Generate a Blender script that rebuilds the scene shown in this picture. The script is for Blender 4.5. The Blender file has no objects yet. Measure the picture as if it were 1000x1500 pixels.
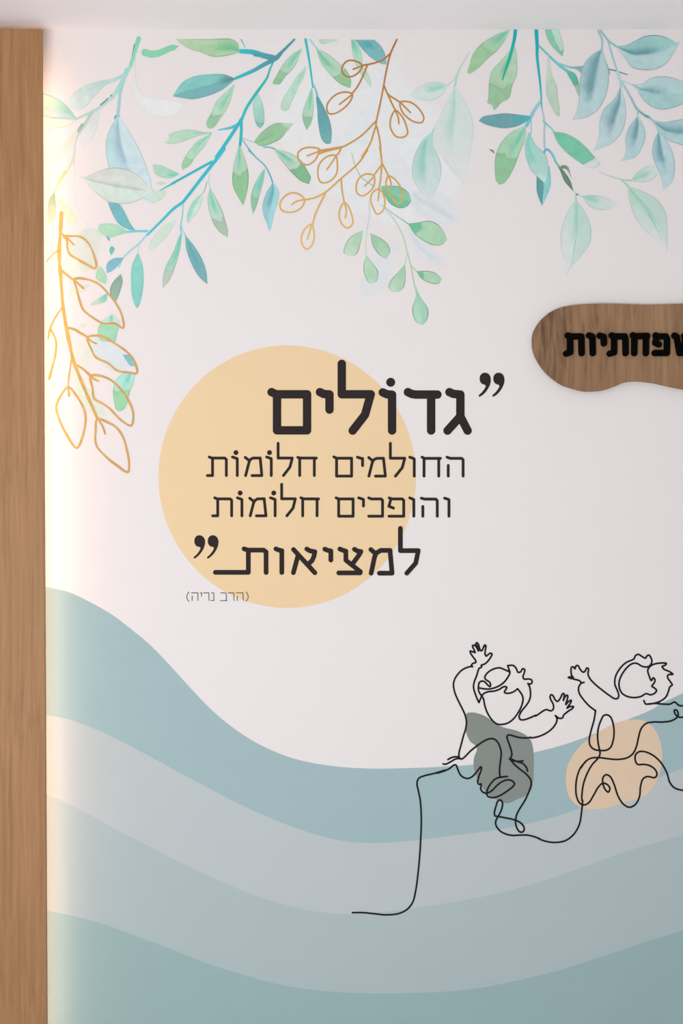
import bpy, bmesh, math, random
import numpy as np
from mathutils import Vector

# ------------------------------------------------------------------ camera, sky, lights, exposure
SC = bpy.context.scene
COL = SC.collection
S = 0.0018            # metres per pixel of the photograph, measured on the wall
Z0 = 0.10             # height of the photograph's bottom edge above the floor
CAM_D = 5.0
CAM_Z = Z0 + 750 * S

cam_data = bpy.data.cameras.new('camera')
cam = bpy.data.objects.new('camera', cam_data)
COL.objects.link(cam)
cam.location = (0, -CAM_D, CAM_Z)
cam.rotation_euler = (math.pi / 2, 0, 0)
cam_data.sensor_fit = 'VERTICAL'
cam_data.sensor_height = 36
cam_data.lens = 36 * CAM_D / (1500 * S)
SC.camera = cam

SC.view_settings.view_transform = 'Standard'
SC.view_settings.look = 'None'
SC.view_settings.gamma = 1
SC.view_settings.use_curve_mapping = False
SC.view_settings.exposure = 0.0

world = bpy.data.worlds.new('daylight')
SC.world = world
world.use_nodes = True
world.node_tree.nodes['Background'].inputs[0].default_value = (0.92, 0.94, 0.962, 1)
world.node_tree.nodes['Background'].inputs[1].default_value = 0.317

def area_light(name, loc, target, sx, sy, power, color):
    d = bpy.data.lights.new(name, 'AREA')
    d.shape = 'RECTANGLE'; d.size = sx; d.size_y = sy
    d.energy = power; d.color = color
    o = bpy.data.objects.new(name, d); COL.objects.link(o)
    o.location = loc
    o.rotation_euler = (Vector(target) - Vector(loc)).to_track_quat('-Z', 'Y').to_euler()
    return o
area_light('fill_light', (-1.15, -4.5, 1.05), (-0.2, 0, 1.8), 1.8, 1.3, 114, (0.92, 0.94, 0.952))  # added fill lamp out of view, brightens the wall more towards the left

# ------------------------------------------------------------------ helpers
TILES = {'A': (0, 0, 4), 'B': (200, 30, 5), 'C': (350, 30, 5), 'D': (500, 30, 5), 'E': (660, 30, 5),
         'F': (800, 30, 5), 'G': (60, 220, 5), 'H': (230, 220, 5), 'I': (400, 220, 5), 'J': (480, 300, 5),
         'K': (600, 200, 5), 'L': (780, 210, 4.5455), 'M': (60, 400, 5), 'N': (60, 520, 5),
         'O': (760, 420, 4.16667), 'P': (370, 510, 5), 'Q': (550, 510, 5), 'R': (290, 640, 5),
         'S': (480, 640, 4.5455), 'U': (260, 765, 5), 'V': (430, 765, 5), 'W': (265, 855, 9.0909),
         'X': (60, 100, 7.1429), 'k1': (640, 930, 6.66667), 'k2': (720, 990, 6.66667),
         'k3': (640, 1080, 6.66667), 'k4': (825, 950, 5.71429), 'k5': (825, 1050, 5.71429),
         'k6': (500, 1100, 2.5), 'p': (0, 0, 1)}

def P(tile, txt):
    """a list of points written on one of the survey tiles -> wall units (photograph pixels on the wall)"""
    a = np.array([float(v) for v in txt.replace(',', ' ').split()]).reshape(-1, 2)
    x0, y0, k = TILES[tile]
    return a / k + np.array([x0, y0])

def wx(px): return (px - 500) * S
def wz(py): return Z0 + (1500 - py) * S

def lin(c, k=1.0):
    out = []
    for v in c[:3]:
        v = v / 255
        out.append((v / 12.92 if v <= 0.04045 else ((v + 0.055) / 1.055) ** 2.4) * k)
    return np.array(out)

def smooth(p, step=1.2, closed=False):
    """centripetal Catmull-Rom through the points"""
    p = np.asarray(p, float)
    keep = [0] + [i for i in range(1, len(p)) if np.hypot(*(p[i] - p[i - 1])) > 1e-4]
    p = p[keep]
    if len(p) < 3 and not closed: 
        n = max(2, int(np.hypot(*(p[-1] - p[0])) / step))
        return p[0] + (p[-1] - p[0]) * np.linspace(0, 1, n + 1)[:, None]
    if closed: q = np.vstack([p[-1], p, p[0], p[1]])
    else: q = np.vstack([2 * p[0] - p[1], p, 2 * p[-1] - p[-2]])
    out = []
    for i in range(1, len(q) - 2):
        a, b, c, d = q[i - 1:i + 3]
        t0 = 0; t1 = t0 + max(1e-6, np.hypot(*(b - a)) ** .5)
        t2 = t1 + max(1e-6, np.hypot(*(c - b)) ** .5); t3 = t2 + max(1e-6, np.hypot(*(d - c)) ** .5)
        n = max(1, int(round(np.hypot(*(c - b)) / step)))
        t = (t1 + (t2 - t1) * np.arange(n) / n)[:, None]
        A1 = (t1 - t) / (t1 - t0) * a + (t - t0) / (t1 - t0) * b
        A2 = (t2 - t) / (t2 - t1) * b + (t - t1) / (t2 - t1) * c
        A3 = (t3 - t) / (t3 - t2) * c + (t - t2) / (t3 - t2) * d
        B1 = (t2 - t) / (t2 - t0) * A1 + (t - t0) / (t2 - t0) * A2
        B2 = (t3 - t) / (t3 - t1) * A2 + (t - t1) / (t3 - t1) * A3
        out.append((t2 - t) / (t2 - t1) * B1 + (t - t1) / (t2 - t1) * B2)
    r = np.vstack(out)
    if not closed: r = np.vstack([r, p[-1]])
    return r

def resample(p, n):
    d = np.r_[0, np.cumsum(np.hypot(*np.diff(p, axis=0).T))]
    t = np.linspace(0, d[-1], n)
    return np.c_[np.interp(t, d, p[:, 0]), np.interp(t, d, p[:, 1])]

_rng = np.random.RandomState(7)
_NZ = _rng.rand(64, 64)
def vnoise(x, y, sc):
    x = np.asarray(x) / sc; y = np.asarray(y) / sc
    xi = np.floor(x).astype(int); yi = np.floor(y).astype(int)
    fx = x - xi; fy = y - yi
    fx = fx * fx * (3 - 2 * fx); fy = fy * fy * (3 - 2 * fy)
    g = lambda a, b: _NZ[a % 64, b % 64]
    return (g(xi, yi) * (1 - fx) + g(xi + 1, yi) * fx) * (1 - fy) + (g(xi, yi + 1) * (1 - fx) + g(xi + 1, yi + 1) * fx) * fy

def sstep(a, b, x):
    t = np.clip((x - a) / (b - a), 0, 1)
    return t * t * (3 - 2 * t)

def prop(o, label=None, cat=None, group=None, kind=None):
    if label: o['label'] = label
    if cat: o['category'] = cat
    if group: o['group'] = group
    if kind: o['kind'] = kind
    return o

def empty(name, label, cat, x, y, depth=0.0, group=None):
    o = bpy.data.objects.new(name, None)
    o.empty_display_size = 0.05
    COL.objects.link(o)
    o.location = (wx(x), -depth, wz(y))
    return prop(o, label, cat, group)

def link_mesh(name, verts, faces, mat, parent=None, colors=None, origin=None, smooth_shade=False):
    """verts in world space; the origin goes to the parent's base or to the given point"""
    v = np.asarray(verts, float)
    if parent is not None: org = np.array(parent.location)
    elif origin is not None: org = np.array(origin)
    else: org = np.array([(v[:, 0].min() + v[:, 0].max()) / 2, v[:, 1].max(), v[:, 2].min()])
    me = bpy.data.meshes.new(name)
    me.from_pydata((v - org).tolist(), [], [list(map(int, f)) for f in faces])
    if colors is not None:
        at = me.color_attributes.new('Col', 'FLOAT_COLOR', 'POINT')
        at.data.foreach_set('color', np.asarray(colors, np.float32).ravel())
    me.materials.append(mat)
    me.update()
    o = bpy.data.objects.new(name, me)
    COL.objects.link(o)
    if parent is not None: o.parent = parent
    else: o.location = org
    return o

# ---- flat shapes on the wall
def stroke_field(strokes, res):
    """union of round-ended strokes -> flat cells; strokes = [(points, radii, colours or None)]"""
    allp = np.vstack([s[0] for s in strokes]); rm = max(np.max(s[1]) for s in strokes)
    lo = allp.min(0) - rm - 2 * res; hi = allp.max(0) + rm + 2 * res
    nx = int((hi[0] - lo[0]) / res) + 2; ny = int((hi[1] - lo[1]) / res) + 2
    Dm = np.full((nx, ny), 1e3); Cm = np.zeros((nx, ny, 4))
    for pts, rad, cols in strokes:
        rad = np.broadcast_to(np.asarray(rad, float), (len(pts),))
        for i in range(max(1, len(pts) - 1)):
            a = pts[i]; b = pts[min(i + 1, len(pts) - 1)]
            ra, rb = rad[i], rad[min(i + 1, len(pts) - 1)]
            m = max(ra, rb) + 1.6 * res
            i0 = max(0, int((min(a[0], b[0]) - m - lo[0]) / res)); i1 = min(nx, int((max(a[0], b[0]) + m - lo[0]) / res) + 2)
            j0 = max(0, int((min(a[1], b[1]) - m - lo[1]) / res)); j1 = min(ny, int((max(a[1], b[1]) + m - lo[1]) / res) + 2)
            gx = lo[0] + res * np.arange(i0, i1)[:, None]; gy = lo[1] + res * np.arange(j0, j1)[None, :]
            ab = b - a; L2 = max(1e-9, ab @ ab)
            t = np.clip(((gx - a[0]) * ab[0] + (gy - a[1]) * ab[1]) / L2, 0, 1)
            d = np.hypot(gx - a[0] - t * ab[0], gy - a[1] - t * ab[1]) - (ra + (rb - ra) * t)
            sub = Dm[i0:i1, j0:j1]; w = d < sub
            sub[w] = d[w]
            if cols is not None:
                c = cols[i] + (cols[min(i + 1, len(pts) - 1)] - cols[i]) * t[..., None]
                Cm[i0:i1, j0:j1][w] = c[w]
    return Dm, Cm, lo

def field_cells(Dm, Cm, lo, res, colored):
    ins = Dm < 0
    any_ = ins[:-1, :-1] | ins[1:, :-1] | ins[1:, 1:] | ins[:-1, 1:]
    idx = {}; V = []; C = []; F = []
    def vert(key, x, y, c):
        k = idx.get(key)
        if k is None:
            k = len(V); idx[key] = k; V.append((x, y))
            if colored: C.append(c)
        return k
    for i, j in np.argwhere(any_):
        cs = ((i, j), (i + 1, j), (i + 1, j + 1), (i, j + 1))
        f = []
        for q in range(4):
            a = cs[q]; b = cs[(q + 1) % 4]
            ia, ib = ins[a], ins[b]
            if ia: f.append(vert(a, lo[0] + a[0] * res, lo[1] + a[1] * res, Cm[a]))
            if ia != ib:
                t = Dm[a] / (Dm[a] - Dm[b])
                k = (min(a, b), max(a, b))
                f.append(vert(k, lo[0] + res * (a[0] + t * (b[0] - a[0])), lo[1] + res * (a[1] + t * (b[1] - a[1])),
                              Cm[a] if ia else Cm[b]))
        if len(f) >= 3: F.append(f)
    return np.array(V), F, (np.array(C) if colored else None)

def strokes_obj(name, strokes, mat, parent=None, depth=0.0005, res=0.6, colored=False):
    Dm, Cm, lo = stroke_field(strokes, res)
    V, F, C = field_cells(Dm, Cm, lo, res, colored)
    W = np.c_[wx(V[:, 0]), np.full(len(V), -depth), wz(V[:, 1])]
    return link_mesh(name, W, F, mat, parent, C)

def poly_obj(name, pts, mat, parent=None, depth=0.0003, colors=None):
    pts = np.asarray(pts)
    W = np.c_[wx(pts[:, 0]), np.full(len(pts), -depth), wz(pts[:, 1])]
    return link_mesh(name, W, [list(range(len(pts)))], mat, parent, colors)

def st(tile, txt, r, c0=None, c1=None, sm=True, r1=None):
    """one stroke of a stem: survey tile, points, radius in pixels, colour(s)"""
    p = P(tile, txt)
    p = smooth(p) if sm and len(p) > 2 else resample(p, max(2, int(np.hypot(*(p[-1] - p[0])) / 2) + 2)) if len(p) == 2 else p
    t = np.linspace(0, 1, len(p))
    rad = r + ((r if r1 is None else r1) - r) * t
    cols = None
    if c0 is not None:
        a = lin(c0); b = lin(c0 if c1 is None else c1)
        cols = np.c_[a + (b - a) * t[:, None], np.ones(len(p))]
    return (p, rad, cols)

# ------------------------------------------------------------------ materials
def new_mat(name):
    m = bpy.data.materials.new(name); m.use_nodes = True
    nt = m.node_tree
    return m, nt, nt.nodes['Principled BSDF']

def nd(nt, typ, **kw):
    n = nt.nodes.new(typ)
    for k, v in kw.items(): setattr(n, k, v)
    return n

def add_bump(nt, bsdf, scale=55, strength=0.12, dist=0.002):
    tc = nd(nt, 'ShaderNodeNewGeometry')
    n1 = nd(nt, 'ShaderNodeTexNoise'); n1.inputs['Scale'].default_value = scale; n1.inputs['Detail'].default_value = 4
    n2 = nd(nt, 'ShaderNodeTexNoise'); n2.inputs['Scale'].default_value = 5; n2.inputs['Detail'].default_value = 2
    nt.links.new(tc.outputs['Position'], n1.inputs['Vector'])
    nt.links.new(tc.outputs['Position'], n2.inputs['Vector'])
    ad = nd(nt, 'ShaderNodeMath', operation='MULTIPLY_ADD'); ad.inputs[1].default_value = 1.2
    nt.links.new(n2.outputs['Fac'], ad.inputs[0]); nt.links.new(n1.outputs['Fac'], ad.inputs[2])
    b = nd(nt, 'ShaderNodeBump'); b.inputs['Strength'].default_value = strength; b.inputs['Distance'].default_value = dist
    nt.links.new(ad.outputs[0], b.inputs['Height'])
    nt.links.new(b.outputs['Normal'], bsdf.inputs['Normal'])

def paint(name, c, rough=0.7, vary=0.03, vscale=14, bump=0.12, spec=0.15, k=1.0):
    """plain paint or print with a faint pigment variation"""
    m, nt, b = new_mat(name)
    col = lin(c, k)
    g = nd(nt, 'ShaderNodeNewGeometry')
    n = nd(nt, 'ShaderNodeTexNoise'); n.inputs['Scale'].default_value = vscale; n.inputs['Detail'].default_value = 3
    nt.links.new(g.outputs['Position'], n.inputs['Vector'])
    mx = nd(nt, 'ShaderNodeMix', data_type='RGBA')
    mx.inputs['A'].default_value = (*(col * (1 - vary)), 1); mx.inputs['B'].default_value = (*np.minimum(col * (1 + vary), 1), 1)
    nt.links.new(n.outputs['Fac'], mx.inputs['Factor'])
    nt.links.new(mx.outputs['Result'], b.inputs['Base Color'])
    b.inputs['Roughness'].default_value = rough
    b.inputs['Specular IOR Level'].default_value = spec
    if bump: add_bump(nt, b, strength=bump)
    return m

def wood(name, light, mid, dark, gx=60, gz=2.2, plank=None, rough=0.5):
    m, nt, b = new_mat(name)
    g = nd(nt, 'ShaderNodeNewGeometry')
    mp = nd(nt, 'ShaderNodeMapping'); mp.inputs['Scale'].default_value = (gx, gx, gz)
    nt.links.new(g.outputs['Position'], mp.inputs['Vector'])
    warp = nd(nt, 'ShaderNodeTexNoise'); warp.inputs['Scale'].default_value = 2.6; warp.inputs['Detail'].default_value = 2
    nt.links.new(g.outputs['Position'], warp.inputs['Vector'])
    sc = nd(nt, 'ShaderNodeVectorMath', operation='SCALE'); sc.inputs['Scale'].default_value = 2.4
    nt.links.new(warp.outputs['Color'], sc.inputs[0])
    ad = nd(nt, 'ShaderNodeVectorMath', operation='ADD')
    nt.links.new(mp.outputs['Vector'], ad.inputs[0]); nt.links.new(sc.outputs['Vector'], ad.inputs[1])
    n1 = nd(nt, 'ShaderNodeTexNoise'); n1.inputs['Scale'].default_value = 1.0; n1.inputs['Detail'].default_value = 5; n1.inputs['Roughness'].default_value = .62
    nt.links.new(ad.outputs['Vector'], n1.inputs['Vector'])
    mp2 = nd(nt, 'ShaderNodeMapping'); mp2.inputs['Scale'].default_value = (gx * 5, gx * 5, gz * 4)
    nt.links.new(g.outputs['Position'], mp2.inputs['Vector'])
    n2 = nd(nt, 'ShaderNodeTexNoise'); n2.inputs['Scale'].default_value = 1.0; n2.inputs['Detail'].default_value = 3
    nt.links.new(mp2.outputs['Vector'], n2.inputs['Vector'])
    ma = nd(nt, 'ShaderNodeMath', operation='MULTIPLY_ADD'); ma.inputs[1].default_value = .35
    nt.links.new(n2.outputs['Fac'], ma.inputs[0]); nt.links.new(n1.outputs['Fac'], ma.inputs[2])
    last = ma
    if plank:
        sx = nd(nt, 'ShaderNodeSeparateXYZ'); nt.links.new(g.outputs['Position'], sx.inputs[0])
        dv = nd(nt, 'ShaderNodeMath', operation='MULTIPLY_ADD'); dv.inputs[1].default_value = 1 / plank[0]; dv.inputs[2].default_value = plank[1]
        nt.links.new(sx.outputs['X'], dv.inputs[0])
        fl = nd(nt, 'ShaderNodeMath', operation='FLOOR'); nt.links.new(dv.outputs[0], fl.inputs[0])
        wn = nd(nt, 'ShaderNodeTexWhiteNoise', noise_dimensions='1D'); nt.links.new(fl.outputs[0], wn.inputs['W'])
        pm = nd(nt, 'ShaderNodeMath', operation='MULTIPLY_ADD'); pm.inputs[1].default_value = .2
        nt.links.new(wn.outputs['Value'], pm.inputs[0]); nt.links.new(ma.outputs[0], pm.inputs[2])
        last = nd(nt, 'ShaderNodeMath', operation='SUBTRACT'); last.inputs[1].default_value = .1
        nt.links.new(pm.outputs[0], last.inputs[0])
    r = nd(nt, 'ShaderNodeValToRGB')
    e = r.color_ramp.elements
    e[0].position = .42; e[0].color = (*lin(dark), 1)
    e[1].position = .92; e[1].color = (*lin(light), 1)
    x = e.new(.64); x.color = (*lin(mid), 1)
    nt.links.new(last.outputs[0], r.inputs['Fac'])
    nt.links.new(r.outputs['Color'], b.inputs['Base Color'])
    b.inputs['Roughness'].default_value = rough
    b.inputs['Specular IOR Level'].default_value = .25
    bp = nd(nt, 'ShaderNodeBump'); bp.inputs['Strength'].default_value = .08; bp.inputs['Distance'].default_value = .001
    nt.links.new(n2.outputs['Fac'], bp.inputs['Height']); nt.links.new(bp.outputs['Normal'], b.inputs['Normal'])
    return m

def watercolour():
    m, nt, b = new_mat('watercolour_print')
    a = nd(nt, 'ShaderNodeAttribute'); a.attribute_name = 'Col'
    g = nd(nt, 'ShaderNodeNewGeometry')
    n = nd(nt, 'ShaderNodeTexNoise'); n.inputs['Scale'].default_value = 48; n.inputs['Detail'].default_value = 4
    nt.links.new(g.outputs['Position'], n.inputs['Vector'])
    mr = nd(nt, 'ShaderNodeMapRange'); mr.inputs['From Min'].default_value = .3; mr.inputs['From Max'].default_value = .7
    mr.inputs['To Min'].default_value = .98; mr.inputs['To Max'].default_value = 1.02
    nt.links.new(n.outputs['Fac'], mr.inputs['Value'])
    mx = nd(nt, 'ShaderNodeVectorMath', operation='SCALE')
    nt.links.new(a.outputs['Color'], mx.inputs[0]); nt.links.new(mr.outputs['Result'], mx.inputs['Scale'])
    nt.links.new(mx.outputs['Vector'], b.inputs['Base Color'])
    b.inputs['Roughness'].default_value = .7; b.inputs['Specular IOR Level'].default_value = .15
    return m

WALL_C = (230, 224, 223)
MAT = {
    'wall': paint('wall_paint', WALL_C, vary=.008, vscale=6),
    'ceiling': paint('ceiling_paint', (251, 246, 249), vary=.006, bump=.1),
    'floor': paint('floor_tile', (222, 221, 219), rough=.4, vary=.05, vscale=5, bump=0),
    'panel': wood('oak_panel', (173, 129, 89), (158, 115, 75), (143, 100, 62), gx=110, gz=3.4),
    'sign': wood('sign_oak', (158, 124, 92), (136, 103, 74), (96, 67, 47), gx=70, gz=5, plank=(.135, .62), rough=.55),
    'black': paint('black_plastic', (10, 9, 9), rough=.75, vary=.05, bump=0, k=.5, spec=.04),
    'ink': paint('dark_print', (44, 35, 36), vary=.04, bump=0),
    'line': paint('line_print', (26, 25, 26), vary=.03, bump=0),
    'small': paint('grey_print', (84, 76, 74), vary=.03, bump=0),
    'sun': paint('sand_print', (233, 205, 163), vary=.018, vscale=9),
    'w1': paint('teal_wave_print', (159, 184, 187), vary=.03, vscale=7),
    'w2': paint('mist_wave_print', (186, 194, 196), vary=.02, vscale=7),
    'w3': paint('haze_wave_print', (172, 187, 189), vary=.02, vscale=7),
    'w4': paint('sea_wave_print', (151, 177, 178), vary=.03, vscale=7),
    'slate': paint('slate_print', (134, 141, 136), vary=.02),
    'beige': paint('beige_print', (222, 197, 170), vary=.025),
    'gold': None,
    'water': watercolour(),
}
def led_mat():
    m, nt, b = new_mat('warm_light_strip')
    b.inputs['Base Color'].default_value = (1, .9, .75, 1)
    b.inputs['Emission Color'].default_value = (1.0, .66, .46, 1)
    b.inputs['Emission Strength'].default_value = 16.5
    return m
MAT['led'] = led_mat()

# ------------------------------------------------------------------ the setting
def box_verts(x0, x1, y0, y1, z0, z1):
    v = [(x, y, z) for x in (x0, x1) for y in (y0, y1) for z in (z0, z1)]
    f = [(0, 1, 3, 2), (4, 6, 7, 5), (0, 4, 5, 1), (2, 3, 7, 6), (0, 2, 6, 4), (1, 5, 7, 3)]
    return v, f
CEIL = wz(43.3)
v, f = box_verts(-3.2, 3.2, 0, .15, 0, CEIL); prop(link_mesh('wall_back', v, f, MAT['wall']), kind='structure')
v, f = box_verts(-3.2, 3.2, -6.2, .15, CEIL, CEIL + .12); prop(link_mesh('ceiling', v, f, MAT['ceiling']), kind='structure')
v, f = box_verts(-3.2, 3.2, -6.2, .15, -.12, 0); prop(link_mesh('floor', v, f, MAT['floor']), kind='structure')

# oak board standing clear of the wall with a light strip tucked behind its edge
def at_depth(px, py, d):
    """a point d metres in front of the wall that the photograph shows at px, py"""
    k = (CAM_D - d) / CAM_D
    return (wx(px) * k, -d, CAM_Z + (wz(py) - CAM_Z) * k)
PD0, PD1 = 0.060, 0.080
top_z = at_depth(0, 42.2, PD1)[2]
xt = at_depth(61.2, 42, PD1)[0]; xb = at_depth(68.2, 1500, PD1)[0]
zb_ref = at_depth(0, 1500, PD1)[2]
def edge_x(z): return xt + (xb - xt) * (top_z - z) / (top_z - zb_ref)
panel = bpy.data.objects.new('wood_panel', None); COL.objects.link(panel)
panel.location = (-.95, -PD0, 0)
prop(panel, 'tall light oak board standing at the left edge, in front of the painted wall', 'wood panel')
xl = -1.45
bm = bmesh.new()
pv = [(xl, 0), (edge_x(0), 0), (edge_x(top_z), top_z), (xl, top_z)]
fr = [bm.verts.new((x - panel.location.x, -PD1 - panel.location.y, z)) for x, z in pv]
bk = [bm.verts.new((x - panel.location.x, 0, z)) for x, z in pv]
bm.faces.new(fr); bm.faces.new(bk[::-1])
for i in range(4): bm.faces.new((fr[i], bk[i], bk[(i + 1) % 4], fr[(i + 1) % 4]))
bmesh.ops.recalc_face_normals(bm, faces=bm.faces)
bmesh.ops.bevel(bm, geom=bm.edges[:], offset=.0012, segments=2, affect='EDGES', profile=.5)
me = bpy.data.meshes.new('board'); bm.to_mesh(me); bm.free(); me.materials.append(MAT['panel'])
brd = bpy.data.objects.new('board', me); COL.objects.link(brd); brd.parent = panel
# batten that carries the board on the wall, and the light strip on it
v, f = box_verts(-1.40, -.93, -PD0, -.001, 0, top_z); o = link_mesh('batten', v, f, MAT['panel'], panel)
MAT['led_fill'] = led_mat(); MAT['led_fill'].name = 'fill_glow_strip'
MAT['led_fill'].node_tree.nodes['Principled BSDF'].inputs['Emission Strength'].default_value = 4.5  # added weak glow, lifts the shade beside the board's top
for z0_, z1_, mk, lab in ((0.02, wz(128), 'led', 'warm glowing strip behind the board edge'), (wz(127), wz(78), 'led_fill', 'added dim strip brightening the shaded wall above the glowing strip')):
    bm = bmesh.new()
    vs = []
    for z in (z0_, z1_):
        x = edge_x(z) - .030
        vs.append([bm.verts.new((x + dx - panel.location.x, -PD0 + dy - panel.location.y, z)) for dx, dy in ((-.006, .001), (.006, .001), (.006, .006), (-.006, .006))])
    for i in range(4): bm.faces.new((vs[0][i], vs[0][(i + 1) % 4], vs[1][(i + 1) % 4], vs[1][i]))
    bm.faces.new(vs[0][::-1]); bm.faces.new(vs[1])
    bmesh.ops.recalc_face_normals(bm, faces=bm.faces)
    me = bpy.data.meshes.new('light_strip'); bm.to_mesh(me); bm.free(); me.materials.append(MAT[mk])
    led = bpy.data.objects.new('light_strip', me); COL.objects.link(led); led.parent = panel
    led['label'] = lab

# ------------------------------------------------------------------ waves at the foot of the wall
WAVES = [
    ('w1', 'upper muted teal wave painted on the wall, its crest meeting the white', 0.00004,
     '20 856 66 859.5 70 860 100 867 130 881 165 901 190 920 220 945 250 976 280 1009 310 1040 340 1065 370 1085 400 1100 430 1111 460 1118 500 1123.5 550 1126 600 1125 650 1123 692 1120 735 1112.5 781 1102.5 825 1091 870 1075 923 1052.4 951 1041 970 1029.6 1000 1015 1080 972 1180 915'),
    ('w2', 'pale grey mist wave painted just below the teal top wave', 0.00008,
     '20 1038 77 1049 105 1055 150 1072.5 200 1097.5 250 1125 300 1151.5 350 1177.5 400 1200 450 1218.5 500 1231.5 552 1234.8 616 1230 670 1223 724 1216 780 1204.8 825 1192.6 849 1184 912 1160 968 1137.5 1000 1125 1080 1088 1180 1040'),
    ('w3', 'hazy blue-grey wave painted third from the top', 0.00012,
     '20 1150 66 1164 90 1172.5 130 1192.5 170 1215 210 1235 250 1256.5 300 1280 350 1302.5 400 1320 450 1333 500 1339 535 1338 600 1331 665 1321 725 1309.5 780 1295 830 1278.5 880 1260 930 1242.5 1000 1223 1080 1196 1180 1160'),
    ('w4', 'lowest sea-green wave painted along the foot of the wall', 0.00016,
     '20 1326 75 1335 110 1342.5 150 1353 200 1371.5 250 1390 300 1410 350 1426 400 1440 450 1449 500 1453.5 550 1455 600 1454.5 650 1452.5 700 1447.5 740 1440 780 1431 820 1421 860 1408 900 1395 950 1378 1000 1362.5 1080 1330 1180 1288'),
]
for k, lab, dp, txt in WAVES:
    top = smooth(P('p', txt), 5)
    pts = np.vstack([top, [[top[-1, 0], 1554], [top[0, 0], 1554]]])
    prop(poly_obj('wave_band', pts, MAT[k], depth=dp), lab, 'wall print', 'painted waves across the lower wall')

# sand-coloured disc behind the quotation
an = np.linspace(0, 2 * math.pi, 160, endpoint=False)
disc = np.c_[420.5 + 188.5 * np.cos(an), 698.3 + 192.3 * np.sin(an)]
prop(poly_obj('sun_disc', disc, MAT['sun'], depth=.0002), 'large sandy yellow disc printed behind the Hebrew quotation', 'wall print')

# colour blobs behind the line-drawn children
slate = np.vstack([P('k1', '285 770 330 757 400 767 480 800 560 860 640 900 760 930'),
                   P('k2', '250 538 330 578 378 625 400 690 409 770 413 900'),
                   P('k3', '941 200 943 330 935 450 905 535 850 578 780 605 720 635 670 643 600 620 530 580 450 500 390 400 357 290 360 200 388 120 375 82 325 42'),
                   P('k1', '285 960 278 880')])
prop(poly_obj('colour_blob', smooth(slate, 2.5, True), MAT['slate'], depth=.0003),
     'slate grey rounded blob printed behind the left line-drawn child', 'wall print', 'blobs behind the children')
beige = P('k5', '20 540 25 450 50 370 100 290 160 225 240 160 330 105 430 55 520 30 600 22 680 35 740 75 790 150 820 250 827 350 815 430 790 510 750 590 690 655 600 695 500 718 400 752 300 772 200 770 120 745 60 690 30 620')
prop(poly_obj('colour_blob', smooth(beige, 2.5, True), MAT['beige'], depth=.0003),
     'beige rounded blob printed behind the right line-drawn child', 'wall print', 'blobs behind the children')

# ------------------------------------------------------------------ the one-line drawing of two children
R = 1.33
left_child = empty('child_line_drawing', 'black one-line drawing of a sitting child with both arms raised, on the slate blob', 'line drawing', 740, 1230, group='line-drawn children')
def ln(tile, txt): return st(tile, txt, R)
ground = [np.vstack([P('k6', '40 592 80 592 120 596 165 600 210 595 240 580 260 555 270 520 282 430 290 320 292 240 288 180 280 140 276 118 283 100 300 92 340 82 380 70'),
          P('k3', '0 350 60 332 120 305 165 270 185 272 200 310 230 370 265 395 300 402 340 385 380 345 410 305 425 288 432 292 430 320 415 360 402 400 396 440 410 460 428 455 430 470 425 500 440 530 470 545 500 540 540 515 590 465 640 430 690 415 735 428 755 455 740 480 690 520 630 560 580 582 530 588 495 575 482 545 495 500 525 450 570 405 620 390 685 382')])]
ground = [(smooth(g, 1.0), R, None) for g in ground]
strokes_obj('ground_line', ground, MAT['line'], left_child, .0007, .55)
body = [
    ln('k1', '345 312 335 295 350 278 378 268 372 245 350 215 325 175 322 158 340 162 370 172 360 145 345 110 352 100 370 105 390 130 403 157 395 120 378 90 385 76 402 90 412 125 425 155 440 150 452 120 465 98 475 105 470 150 468 190 480 207 500 190 525 178 535 190 515 230 480 272 450 290 430 297 435 312 425 320 410 325 400 350 385 400 362 460 355 510 370 570 395 635 408 660'),
    ln('k1', '345 308 300 315 240 345 190 400 165 450 160 500 175 570 210 650 250 730 275 790 286 850 280 910 262 970 253 1000 232 1080 218 1130 212 1170 212 1200'),
    ln('k3', '105 217 140 198 180 190 215 195 225 208'),
    ln('k3', '58 260 85 262 130 240 180 212 215 208 240 212 265 195 330 130 400 75 460 35 510 15 550 15 585 40 610 85 625 150 620 220 610 300 610 350 615 388'),
    ln('k2', '380 600 330 607 250 598 190 580 160 578 148 595 160 640 185 710 195 775 175 810'),
    ln('k2', '622 390 632 402 635 440 610 490 560 540 490 580 410 603 375 604'),
    ln('k2', '175 815 200 825 250 835 305 830'),
    ln('k2', '185 808 240 835 300 855 335 890 350 930'),
    ln('k3', '710 210 745 255 800 305 870 360 910 410 918 460 900 520 860 610 805 700 775 760 765 830 780 890 810 925 840 920 850 890 830 850 790 820 740 802 660 785 590 772 562 765 560 730 575 670 595 620 620 612 638 640 630 700 600 765 572 820 575 860 610 910 660 940 730 958 800 955 850 954'),
]
strokes_obj('body_line', body, MAT['line'], left_child, .0007, .55)
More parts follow.
